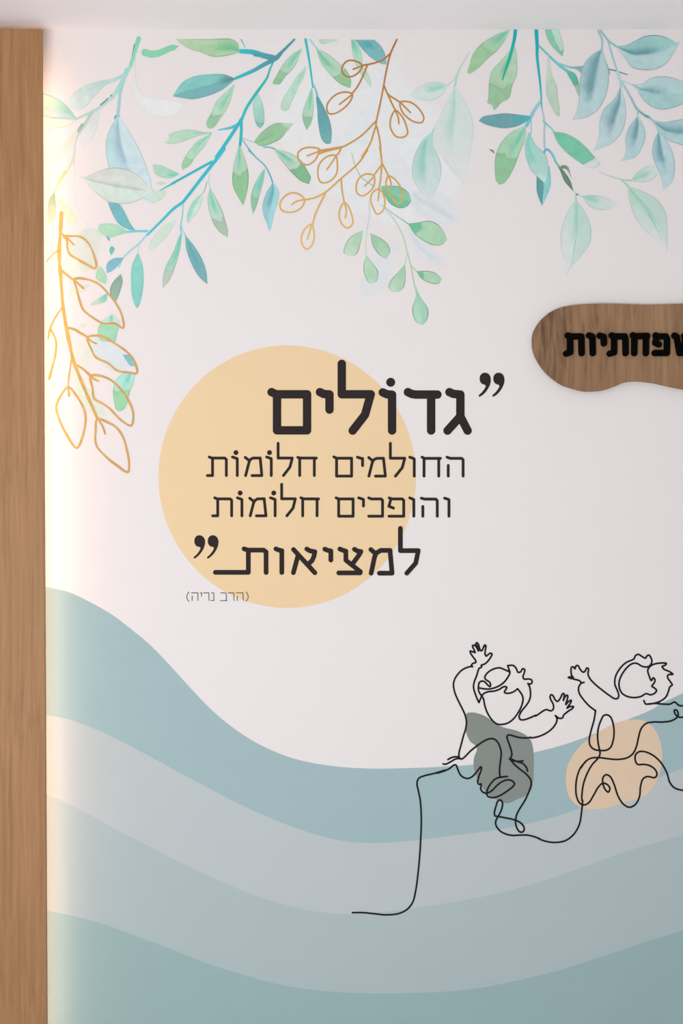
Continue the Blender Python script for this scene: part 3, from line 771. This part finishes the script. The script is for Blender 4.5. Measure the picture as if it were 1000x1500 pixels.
main.leaf('C', '580 140 600 172 660 165 735 142', '585 140 640 140 690 140 735 142', (176, 212, 192), (184, 216, 200), edge=.04)
main.leaf('C', '108 890 170 815 260 755 330 752 397 756', '110 893 160 920 230 905 300 870 350 815 397 756', (138, 194, 142), (140, 194, 148), tip=(178, 212, 182), tt=.72, streak=((110, 176, 124), .0, .5, .12, .1), edge=.16)
main.leaf('C', '135 540 105 600 105 670 130 770 155 790', '145 545 175 620 185 690 180 760 155 790', (164, 218, 200), (126, 190, 172), tip=(116, 182, 164), tt=.74, edge=.05)
# leaves, middle
main.leaf('H', '596 -30 572 60 550 200 560 280 595 345 630 406', '612 -30 648 80 669 170 666 260 650 340 630 406', (172, 214, 180), (160, 208, 170), tip=(130, 194, 138), tt=.40, streak=((64, 192, 170), 0, .40, .2, .0), edge=.16)
main.leaf('H', '784 135 740 200 695 300 687 380 702 468', '790 138 780 220 750 330 720 430 702 468', (140, 210, 184), (140, 200, 166), streak=((76, 194, 172), 0, .55, .25, .35), tip=(132, 190, 152), tt=.6, edge=.12)
main.leaf('H', '845 238 800 310 772 400 780 480 805 540 820 598', '852 240 892 300 884 380 853 480 838 560 820 598', (128, 192, 198), (142, 200, 204), side=(150, 214, 216), streak=((72, 160, 174), 0, .55, .2, .05), edge=.06)
main.leaf('I', '8 0 70 90 130 160 200 225 262 251', '20 -8 120 20 200 70 250 150 276 200 262 251', (180, 214, 190), (170, 208, 180), tip=(112, 180, 130), tt=.50, streak=((60, 190, 166), 0, .46, .24, .1), edge=.18)
main.leaf('H', '383 280 370 370 385 460 420 550 470 610 516 636', '390 280 430 350 480 450 500 520 518 590 516 636', (172, 214, 190), (178, 212, 190), tip=(162, 190, 166), tt=.58, streak=((70, 202, 184), 0, .54, .2, .15), edge=.16)
main.leaf('H', '332 312 262 380 225 460 221 520 230 538', '336 315 325 390 290 460 250 510 230 538', (150, 212, 190), (150, 214, 194), side=(196, 222, 212), edge=.06)
main.leaf('H', '165 620 120 740 60 860 40 960 44 1010', '182 620 165 740 130 860 90 950 44 1010', (110, 208, 186), (180, 206, 182), tip=(172, 200, 176), tt=.64, streak=((80, 200, 176), .05, .55, .25, .3), edge=.12)
main.leaf('H', '204 625 215 730 260 850 310 930 368 983', '208 625 270 700 330 800 362 900 368 983', (104, 184, 186), (112, 168, 174), streak=((90, 160, 172), .1, .7, .2, .1), edge=.12, a=.97)
main.leaf('G', '705 755 665 850 660 980 665 1060 690 1140 702 1157', '712 755 745 850 750 980 735 1080 715 1145 702 1157', (130, 206, 192), (118, 200, 190), edge=.05, a=.96)
main.leaf('G', '690 590 640 580 570 540 520 460 488 381', '692 590 650 530 610 450 570 395 488 381', (96, 184, 196), (112, 176, 184), edge=.06, a=.97)
main.leaf('G', '628 590 560 550 480 537 425 550 418 582', '628 604 560 625 490 640 440 610 418 582', (142, 210, 176), (180, 218, 188), edge=.06)
main.leaf('G', '600 788 540 790 490 820 478 850 485 902', '602 795 560 850 520 885 485 902', (96, 180, 200), (120, 182, 196), edge=.06)
main.leaf('G', '430 850 402 900 410 945 472 982', '433 850 460 880 480 930 472 982', (168, 216, 182), (160, 210, 170), edge=.06)
main.leaf('M', '582 8 525 70 505 130 520 190 550 208', '586 10 598 60 580 130 550 208', (120, 166, 146), (136, 176, 156), edge=.2)
main.leaf('M', '480 148 430 180 380 215 353 236', '487 152 475 205 430 225 353 236', (110, 204, 190), (180, 214, 188), tip=(184, 216, 188), tt=.45, edge=.05)
main.leaf('M', '515 300 440 360 415 420 420 470 445 500', '525 300 572 350 560 440 545 506', (190, 222, 212), (160, 214, 178), tip=(150, 210, 174), tt=.42, streak=((70, 186, 180), .02, .4, .16, .1), edge=.05)
main.leaf('M', '598 600 625 640 655 680 692 682', '598 598 650 600 680 630 692 682', (110, 168, 190), (110, 204, 206), edge=.05)
main.leaf('N', '600 128 545 190 527 260 535 340 550 400 575 416', '690 128 677 200 650 270 635 340 610 395 575 416', (168, 222, 206), (150, 214, 176), tip=(142, 208, 158), tt=.42, streak=((80, 200, 190), .0, .34, .2, .35), edge=.1)
main.leaf('G', '985 508 890 560 820 640 790 720 798 738', '988 512 930 620 870 680 798 738', (196, 222, 204), (196, 220, 202), a=.85, edge=.03)
main.leaf('G', '1010 172 940 140 880 112 818 106', '1010 180 950 205 870 195 835 170 818 106', (150, 214, 190), (172, 212, 184), streak=((84, 200, 166), 0, .45, .3, .3), edge=.06)
main.leaf('G', '915 300 850 300 800 350 788 386', '920 305 880 360 830 380 788 386', (190, 220, 200), a=.8, edge=.03)
main.leaf('G', '912 240 880 232 840 240', '912 246 880 255 840 244', (188, 216, 200), a=.85, edge=.03)
main.leaf('G', '480 630 490 660 505 665', '490 630 503 650 505 665', (60, 180, 190), edge=.03)
main.leaf('G', '518 700 500 725 512 772', '520 700 540 725 512 772', (70, 190, 186), edge=.03)
main.finish()

# --- mint brush stroke
bs = Branch('brush_stroke', 'short wavy mint green brush stroke near the top, left of the clipped green leaf', 233, 85, .0006)
bs.stems = [st('B', '62 235 100 246 150 243 200 225 235 208 270 198', 5.4, (140, 212, 178), (134, 208, 172), True, 4.2),
            st('B', '262 198 285 196 303 186', 3.4, (134, 208, 172), (150, 200, 190), True, 1.0)]
bs.finish(.5, 'stroke')

# --- faded branch at the top left
fad = Branch('faded_branch', 'faded grey-green leafed branch in the top left corner, beside the oak board', 140, 330, .0004)
fad.leaf('B', '-20 440 40 540 120 568 230 578 310 600 347 630', '-24 450 -5 560 30 630 100 690 190 712 280 692 347 630', (222, 229, 229), (228, 230, 230), a=.8, edge=.05, mottle=.3)
fad.leaf('A', '735 420 680 455 590 475 500 500 430 550 383 625', '740 440 690 470 620 500 560 560 480 640 383 625', (160, 212, 204), (206, 226, 222), a=.95, a1=.7, edge=.08, streak=((176, 214, 214), .2, .8, .3, -.2))
fad.leaf('A', '450 696 400 630 330 575 200 530', '452 702 380 695 300 690 200 670', (140, 204, 190), (192, 224, 204), a=.95, edge=.16, side=(176, 206, 206))
fad.leaf('A', '450 700 380 695 300 692 200 676', '448 712 400 735 320 755 200 768', (196, 220, 206), (226, 230, 214), a=.75, edge=.2)
fad.leaf('p', '172.5 170 160 190 154.5 212 157.5 237 166 262 190 282 226 298', '175 172 192 197 207 225 217 252 223 275 226 298', (164, 212, 214), (190, 218, 224), side=(194, 220, 226), streak=((140, 180, 200), 0, .6, .13, 0), edge=.1)
fad.leaf('A', '575 640 500 740 450 820 440 900', '582 650 570 750 520 840 440 900', (196, 214, 218), (216, 224, 226), a=.8, a1=.3, edge=.05, mottle=.3)
fad.leaf('A', '450 760 380 830 320 900 300 965', '455 765 430 830 370 900 300 965', (206, 214, 190), (226, 222, 200), a=.6, a1=.3, edge=.03, mottle=.3)
fad.leaf('G', '238 105 260 160 300 195 340 188 400 165 480 135 560 128 650 150 730 200 780 260 832 296', '238 108 285 195 330 235 400 310 480 370 580 395 680 380 760 345 832 296', (200, 206, 200), (208, 220, 214), side=(204, 222, 212), streak=((180, 188, 182), .12, .95, .06, .05), edge=.18, a=.97)
fad.leaf('G', '95 310 60 360 48 450 52 552', '100 310 112 420 100 500 52 552', (120, 172, 132), (190, 206, 182), a=.85, edge=.05)
fad.leaf('G', '108 335 160 450 195 530 270 532', '114 335 200 420 255 490 270 532', (190, 220, 176), (206, 226, 190), a=.85, edge=.04)
fad.stem('A', '812 226 800 265 790 300 765 385', 3.4, (132, 212, 184), (150, 210, 196), 2.4)
fad.stem('A', '788 262 776 320 762 370', 1.0, (92, 140, 124), (110, 160, 140), .7)
fad.stem('A', '770 380 735 430 700 450 650 468 590 476', 2.2, (158, 212, 202), (196, 222, 218), 1.0)
fad.stem('A', '745 410 715 480 680 540 650 580', 3.6, (160, 214, 206), (180, 216, 212), 2.8)
fad.stem('A', '650 570 590 625 540 655 450 695', 2.8, (184, 214, 208), (176, 212, 206), 1.6)
fad.stem('A', '735 440 705 540 696 620 690 680', 2.2, (160, 214, 208), (170, 204, 210), 2.4)
fad.stem('A', '685 690 690 710', 4.6, (140, 180, 196), (160, 196, 206), 3.0)
fad.stem('A', '540 655 490 740 455 800 435 900 430 970', 2.6, (170, 200, 192), (206, 214, 200), 1.2)
fad.stem('A', '485 735 462 765', 3.2, (150, 184, 170), (160, 190, 176), 3.0)
fad.stem('A', '656 562 625 590 594 616', 2.2, (110, 156, 140), (116, 160, 142), 2.2)
fad.stem('A', '450 775 380 850 310 950', 1.2, (214, 216, 190), (230, 226, 200), .6)
fad.stem('G', '240 30 215 110 170 185 130 250 100 310', 1.3, (206, 212, 196), (206, 214, 170), 1.6)
fad.stem('G', '180 160 150 205 125 240', 2.6, (204, 208, 150), (214, 214, 160), 2.0)
fad.stem('G', '238 60 240 200 250 330 290 470 350 560', .5, (222, 222, 214), (214, 220, 222))
fad.stem('A', '795 310 790 400 800 480 830 560', .8, (196, 222, 220), (216, 228, 230), .6)
fad.finish()

# --- pale washes behind the outlined gold sprig
pw = Branch('pale_leaf_wash', 'faint mint leaf washes filling the outlined gold leaves, beside the oak board', 150, 600, .0003)
pw.leaf('G', '330 560 260 620 180 760 170 840', '340 555 440 600 430 740 340 900 170 840', (200, 216, 208), (214, 222, 204), a=.8, edge=.05, soft=.15, mottle=.5)
pw.leaf('M', '345 480 440 470 540 530 620 590 655 690', '350 480 360 560 440 660 540 730 655 690', (204, 222, 222), (208, 222, 224), a=.8, edge=.06, soft=.15, mottle=.5)
pw.leaf('M', '360 560 300 520 240 520', '360 570 330 690 240 640 240 520', (204, 220, 206), (220, 226, 206), a=.75, edge=.04, soft=.15, mottle=.5)
pw.leaf('M', '250 680 300 790 400 900 500 1080', '245 690 260 850 330 1000 500 1080', (204, 222, 198), (210, 222, 210), a=.8, edge=.05, soft=.15, mottle=.5)
pw.leaf('M', '190 160 230 100 330 80 360 70', '190 165 260 150 330 130 360 70', (208, 220, 204), a=.8, edge=.04, soft=.15, mottle=.5)
pw.leaf('M', '285 375 300 400 345 372', '285 373 310 375 345 368', (200, 224, 186), a=.9, edge=.03, soft=.15, mottle=.5)
pw.leaf('G', '160 800 200 740 260 800 300 900', '160 805 180 880 240 930 300 900', (220, 226, 214), a=.75, edge=.04, soft=.15, mottle=.5)
pw.leaf('M', '120 450 150 480 190 520', '115 452 140 500 190 520', (210, 222, 190), a=.8, edge=.03, soft=.15, mottle=.5)

# --- teal branch hanging right of centre
tb = Branch('green_branch', 'turquoise-stemmed branch with green leaves hanging from the ceiling line, right of centre', 790, 330, .0007)
tb.stem('E', '473 66 468 120 455 180 430 270 405 350 375 440', 2.6, (30, 176, 184), (30, 178, 140), 1.2)
tb.stem('E', '625 66 632 190 632 260 640 340 655 470 662 570 665 645', 2.8, (40, 172, 176), (50, 180, 196), .8)
tb.stem('E', '645 185 720 260 790 325 850 370', 1.3, (110, 200, 206), (110, 200, 210), 2.0)
tb.stem('E', '658 590 610 660 585 710 555 770', 2.2, (150, 206, 214), (120, 196, 210), 2.6)
tb.stem('E', '668 645 685 740 684 860 690 970', 1.2, (178, 196, 212), (170, 190, 212), 1.2)
tb.stem('E', '678 735 700 760 740 795 762 826', 1.2, (90, 204, 190), (140, 214, 200), .9)
tb.stem('E', '590 740 588 800 584 860', .8, (150, 206, 210), (140, 206, 200))
tb.stem('L', '72 62 95 40 130 75 155 130', 1.6, (80, 180, 210), (140, 205, 220), 1.8)
tb.stem('F', '80 310 130 330 190 348', 1.3, (150, 216, 220), (120, 190, 200), 1.2)
tb.leaf('E', '425 68 330 105 220 175 160 250 140 320 122 385 140 391', '432 70 400 140 340 220 270 280 200 350 140 391', (160, 212, 180), (156, 200, 154), tip=(150, 198, 150), tt=.45, streak=((60, 194, 160), .05, .36, .32, .1), edge=.08)
tb.leaf('E', '462 180 380 280 300 370 280 450 275 570 268 602 300 620 315 658', '470 180 485 280 482 400 450 480 425 570 370 600 340 640 315 658', (172, 212, 180), (164, 206, 168), tip=(142, 194, 150), tt=.53, streak=((30, 180, 140), .0, .52, .16, .0), edge=.1)
tb.leaf('E', '688 68 710 140 750 200 818 264', '790 68 810 130 826 200 818 264', (120, 206, 168), (120, 200, 158), side=(186, 222, 206), tip=(110, 196, 150), tt=.72, edge=.08)
tb.leaf('E', '710 250 700 430 698 530 730 620 780 700 797 700', '716 250 740 400 775 480 785 580 797 650 797 700', (196, 216, 200), (174, 208, 180), edge=.06, a=.95)
tb.leaf('E', '580 700 500 690 400 680 310 690 235 705 203 735', '582 722 500 770 400 790 320 780 255 762 203 735', (60, 178, 182), (100, 158, 166), tip=(100, 162, 168), tt=.28, edge=.06, a=.97)
tb.leaf('E', '535 775 440 820 370 890 330 980 322 1060 330 1170 352 1202', '552 775 546 860 500 980 470 1060 430 1140 385 1195 352 1202', (164, 212, 176), (156, 208, 166), tip=(132, 194, 146), tt=.50, streak=((80, 196, 176), .0, .48, .16, .35), edge=.12)
tb.leaf('L', '25 215 28 325 62 418', '112 150 118 280 62 418', (80, 156, 160), (86, 154, 154), side=(130, 206, 204), edge=.06, a=.97)
tb.leaf('K', '868 -30 845 60 850 150 890 250 940 300 990 346', '876 -30 920 60 990 130 1012 210 1004 300 990 346', (150, 210, 200), (186, 220, 212), streak=((124, 204, 188), .1, .6, .2, -.3), edge=.12, a=.98)
tb.leaf('F', '45 812 80 890 130 950 200 1010 268 1056', '48 815 130 825 220 870 290 930 358 1006', (110, 200, 164), (112, 196, 168), edge=.05, a=.97)
tb.leaf('L', '345 140 380 120 418 102', '350 145 400 165 452 136', (216, 224, 224), (200, 220, 216), a=.8, edge=.1)
tb.leaf('L', '138 108 180 180 210 250 272 322', '150 115 215 195 250 250 272 322', (130, 190, 160), (92, 136, 108), tip=(96, 138, 108), tt=.18, edge=.14, a=.97)
tb.leaf('L', '185 150 215 145 238 160', '190 165 225 175 258 232', (104, 142, 112), (128, 158, 128), edge=.14, a=.97)
tb.leaf('E', '838 365 880 440 915 490 938 482', '850 360 910 390 936 450 938 482', (70, 196, 180), (36, 178, 144), edge=.05)
tb.leaf('F', '188 346 230 365 258 395', '195 340 235 336 275 336 258 395', (110, 168, 172), (130, 180, 180), edge=.08)
tb.leaf('F', '205 480 225 530 240 560', '240 470 245 520 240 560', (156, 190, 160), edge=.08)
tb.leaf('L', '288 336 292 348 300 346', '292 334 302 338 300 346', (70, 110, 90), edge=.05)
tb.leaf('K', '580 96 600 112 622 128', '582 93 610 100 622 128', (110, 130, 120), edge=.05)
tb.finish()
tb.stems = []; tb.stem('E', '470 90 466 130 455 180 430 270 405 350 378 436', 2.5, (30, 176, 180), (36, 176, 140), 1.0); tb.d += .0002; tb.finish(.6, 'leaf_vein')

# --- light blue branch on the right
BL = (180, 212, 214)
lb = Branch('blue_leafed_branch', 'light blue-grey branch with large outlined leaves, at the right edge under the ceiling', 960, 280, .0009, sat=.84)
lb.leaf('F', '405 208 330 255 270 330 245 440 240 560 220 670 193 727', '410 210 440 320 457 390 450 490 420 590 370 660 290 710 193 727', (164, 206, 206), (182, 212, 216), side=(176, 210, 212), streak=((92, 154, 164), .02, .72, .26, -.12), edge=.14, a=.98)
lb.leaf('F', '510 188 580 182 650 150 720 115 800 108 880 125 960 165 988 130', '512 192 570 270 630 345 700 362 790 360 870 320 930 240 988 130', (142, 202, 198), (156, 208, 204), side=(176, 214, 214), streak=((84, 150, 160), .0, .66, .14, -.02), edge=.24, a=.98)
lb.leaf('F', '558 438 620 465 700 465 760 425 830 410 900 415 960 432 1060 480 1110 520', '560 445 650 490 700 570 770 630 840 653 920 640 1010 605 1110 520', (180, 212, 214), (176, 212, 212), side=(160, 206, 206), streak=((108, 164, 172), .08, .62, .13, .0), edge=.16, a=.98)
lb.leaf('F', '537 490 500 570 420 650 390 740 385 850 343 957', '545 490 575 600 582 700 560 800 490 890 343 957', (150, 202, 204), (188, 216, 218), side=(182, 212, 216), streak=((88, 150, 162), .02, .66, .22, .05), edge=.12, a=.98, a1=.9)
lb.leaf('F', '665 700 600 790 578 870 582 950 560 1010 530 1033', '670 700 715 780 725 850 700 930 650 1000 530 1033', (150, 200, 206), (186, 216, 220), side=(176, 212, 216), streak=((92, 150, 164), .04, .6, .2, .0), edge=.12, a=.98)
lb.leaf('F', '768 728 850 745 930 735 1010 725 1090 770', '770 735 830 820 880 870 950 900 1030 912 1090 770', (156, 202, 206), (176, 210, 214), side=(170, 210, 212), streak=((100, 158, 168), .1, .8, .2, .0), edge=.16, a=.98)
lb.leaf('F', '818 815 785 890 775 980 800 1060 840 1150 857 1243', '826 815 880 880 930 990 940 1090 920 1180 857 1243', (150, 200, 206), (182, 214, 220), side=(178, 212, 218), streak=((92, 152, 166), .04, .6, .2, -.1), edge=.12, a=.98)
lb.stem('F', '378 76 395 110 408 150 405 210', 1.4, (166, 198, 206), (150, 190, 200), 1.2)
lb.stem('F', '398 76 430 120 460 155 515 192', 1.6, (160, 194, 202), (140, 190, 196), 1.2)
lb.stem('F', '450 150 465 200 485 270 515 360 540 430 545 490', 1.2, (160, 196, 204), (170, 206, 212), 1.2)
lb.stem('F', '408 210 425 280 448 345 462 392', .8, (140, 184, 194), (120, 160, 170), .8)
lb.stem('F', '520 380 535 430', 2.6, (184, 216, 220), (184, 216, 220), 2.2)
lb.stem('F', '450 357 500 367 545 382 592 398', 1.0, (112, 150, 160), (120, 160, 166), .8)
lb.stem('F', '545 440 580 500 620 570 660 645 705 685 745 708', 1.5, (180, 214, 218), (110, 160, 176), 1.5)
lb.stem('F', '725 698 752 712', 1.7, (70, 180, 170))
lb.stem('F', '745 710 780 735 810 780 822 820', 1.4, (150, 200, 212), (160, 206, 214), 1.4)
lb.stem('F', '660 645 668 670 668 705', 1.0, (160, 200, 208))
lb.finish()
lb.n += 6

# --- two pale mint sprigs under them
p1 = Branch('mint_sprig', 'pale mint sprig with two leaves, the larger tip pointing down, hanging below the olive leaf', 842, 405, .0005)
ml = dict(a=.92, a1=.6, edge=.1, mottle=.5)
p1.leaf('L', '285 378 220 480 187 600 195 720 225 800 220 888', '292 378 350 460 387 560 382 660 330 740 260 820 220 888', (180, 218, 204), (214, 224, 224), side=(178, 216, 202), streak=((130, 202, 176), 0, .56, .10, .02), **ml)
p1.leaf('L', '325 352 400 345 480 360 540 390 572 396', '328 355 380 420 440 443 510 435 572 396', (166, 214, 196), (208, 222, 220), streak=((120, 200, 174), .02, .5, .3, -.2), **ml)
p1.stem('L', '275 322 300 345 330 355', .8, (205, 222, 216), (180, 212, 200))
p1.stem('L', '282 322 285 350 288 380', .8, (200, 222, 214), (150, 208, 188), 1.2)
p1.finish()
p1.stems = []; p1.stem('L', '285 640 275 700 258 800', .7, (150, 206, 186), (190, 216, 208), .5); p1.d += .00005; p1.finish(.6, 'leaf_vein')
p2 = Branch('mint_sprig', 'pale mint sprig with a broad leaf slanting right, below the light blue leaves', 940, 365, .0005)
p2.leaf('L', '628 286 645 390 690 510 770 600 850 650 895 716', '636 286 740 325 820 370 880 450 897 560 895 716', (172, 216, 198), (212, 222, 222), side=(176, 214, 200), streak=((132, 202, 176), 0, .66, .12, .05), **ml)
p2.leaf('L', '652 245 700 190 770 150 830 148', '655 250 740 258 800 240 838 186 830 148', (170, 216, 198), (210, 224, 220), streak=((128, 204, 176), .1, .7, .3, .0), **ml)
p2.stem('L', '442 190 520 220 600 243 660 248', .6, (205, 222, 214), (150, 206, 186), 1.0)
p2.stem('L', '575 236 610 262 640 290', .8, (180, 216, 204), (150, 206, 184), 1.2)
p2.finish()
p2.stems = []; p2.stem('L', '770 470 820 560 862 640', .9, (140, 204, 180), (180, 212, 204), .5); p2.d += .00005; p2.finish(.6, 'leaf_vein')

# ------------------------------------------------------------------ gold line sprigs
GA = (176, 110, 48); GB = (206, 152, 80); GC = (226, 190, 112)
def gold_for(y): 
    t = np.clip((y - 60) / 300, 0, 1)[:, None]
    a, b, c = lin(GA), lin(GB), lin(GC)
    return np.where(t < .5, a + (b - a) * t * 2, b + (c - b) * (t - .5) * 2)
def gs(tile, txt, r=1.25, closed=False, fn=gold_for):
    p = P(tile, txt); p = smooth(p, 1.0, closed)
    if closed: p = np.vstack([p, p[0]])
    return (p, r, np.c_[fn(p[:, 1]), np.ones(len(p))])
gold = empty('gold_berry_sprig', 'copper and gold line-drawn sprig with oval buds, centre top', 'wall print', 500, 360, group='gold line sprigs')
GD = .00095
strokes_obj('stem', [gs('D', t) for t in (
    '405 140 360 240 330 360 310 470 285 600 255 740 250 790', '360 240 300 290 230 315 150 330', '190 325 160 400 120 480 78 535',
    '312 480 340 540 390 575 430 600', '338 540 365 600 395 660', '255 735 150 840 60 900 0 930 -100 955 -160 975', '245 790 210 900 150 1000',
    '260 780 280 880 290 1000')] + [gs('I', t) for t in (
    '690 0 620 100 500 205 380 310 300 350 230 364', '500 -22 480 20 460 42', '380 320 330 420 305 480 288 545', '498 208 502 280 520 382',
    '780 -20 792 50 795 110', '795 108 765 145 735 190', '795 108 785 220 772 290', '797 98 820 140 845 192', '505 -24 420 -10 330 5')],
    MAT['water'], gold, GD, .5, True)
BUDS = [('D', '150 330 110 300 50 295 10 330 5 375 40 412 90 405 135 370', '155 330 85 358'),
        ('C', '828 540 770 525 700 550 645 620 655 680 700 682 770 640 815 590', '825 545 735 615'),
        ('D', '430 600 500 598 560 640 602 712 588 746 540 745 480 710 440 660', '432 602 505 675'),
        ('D', '395 660 360 720 360 790 400 850 450 856 482 830 470 760 440 700', '395 662 415 710 420 757'),
        ('I', '338 -5 330 30 300 80 250 108 210 95 182 60 185 15 230 -15 280 -20', '400 -4 320 15 250 42'),
        ('I', '456 40 390 50 335 110 328 190 350 236 410 230 460 180 470 110', '458 45 430 90 393 142'),
        ('I', '228 362 200 330 150 312 95 330 50 390 60 435 110 455 180 440 220 400', '230 362 170 375 135 400'),
        ('I', '280 545 230 580 205 650 220 705 245 726 280 700 300 640 292 570', '280 552 250 652'),
        ('I', '520 385 490 430 485 500 520 560 552 568 582 535 570 460 542 400', '522 390 535 440 528 495'),
        ('I', '736 188 680 175 630 205 608 260 615 315 650 335 700 310 738 255', '738 195 670 262'),
        ('I', '771 285 730 310 712 360 735 430 762 470 805 440 818 390 800 310', '778 250 775 300 768 370'),
        ('I', '845 190 825 235 835 290 870 350 912 390 947 365 945 310 920 250 880 205', '847 195 860 230 866 265')]
for tl, o_, v_ in BUDS:
    strokes_obj('bud', [gs(tl, o_, 1.2, True), gs(tl, v_, 1.15)], MAT['water'], gold, GD + .00001, .5, True)

gold2 = empty('gold_leaf_sprig', 'yellow gold sprig of outlined leaves running down beside the oak board', 'wall print', 125, 690, group='gold line sprigs')
GL = (208, 172, 92); GR = (208, 162, 100)
def gold_x(p):
    t = np.clip((p[:, 0] - 90) / 90, 0, 1)[:, None]
    return lin(GL) + (lin(GR) - lin(GL)) * t
def g2(tile, txt, r=1.5, closed=False):
    p = P(tile, txt); p = smooth(p, 1.0, closed)
    if closed: p = np.vstack([p, p[0]])
    rr = r * (.8 + .5 * vnoise(p[:, 0], p[:, 1], 11))
    c = gold_x(p) * (.9 + .2 * vnoise(p[:, 0] + 40, p[:, 1], 8))[:, None]
    return (p, rr, np.c_[c, np.ones(len(p))])
strokes_obj('stem', [g2('G', '149 460 142 600 132 740 140 900 148 1000', 2.3), g2('M', '146 0 150 120 160 240 180 370 205 500 240 650 290 780 340 900 385 1000 410 1060', 2.2),
    g2('G', '145 607 170 625 190 640', 1.3), g2('G', '150 880 190 915 230 945'), g2('M', '190 400 240 412 290 440 342 470'), g2('M', '265 675 310 705 362 752'),
    g2('M', '225 630 210 720 202 780 200 840', 1.1), g2('M', '155 250 100 335 66 410 52 478', 1.1), g2('G', '128 733 90 760 40 815', .9)],
    MAT['water'], gold2, .00095, .5, True)
for tl, o_, v_ in [
    ('G', '165 632 220 630 290 635 345 680 385 760 406 850 395 866 340 840 270 800 210 760 193 710 188 655', '190 640 240 692'),
    ('M', '245 46 330 45 420 80 500 160 560 240 595 320 602 402 540 370 460 370 370 320 310 270 280 190 260 110', '248 55 280 85 310 112'),
    ('M', '342 472 440 462 530 510 620 570 680 640 702 732 640 728 560 715 490 660 400 615 370 560', '345 480 370 500 405 517'),
    ('M', '365 755 430 752 520 790 600 870 640 930 672 1010 676 1060 660 1117 590 1080 500 990 440 950 390 920 378 850', '370 762 395 780 420 792'),
    ('N', '412 470 400 560 405 660 470 740 550 805 636 857 645 790 630 700 600 600 550 530 480 490', '420 472 450 520 470 577'),
    ('N', '200 235 150 290 112 380 130 460 180 570 262 682 300 610 327 470 312 390 260 300', '200 240 205 300')]:
    strokes_obj('leaf_outline', [g2(tl, o_, 1.5, True), g2(tl, v_, 1.3)], MAT['water'], gold2, .00096, .5, True)
strokes_obj('leaf_outline', [g2('M', '70 412 108 490 105 600 80 700 60 775', 1.5)], MAT['water'], gold2, .00096, .5, True)
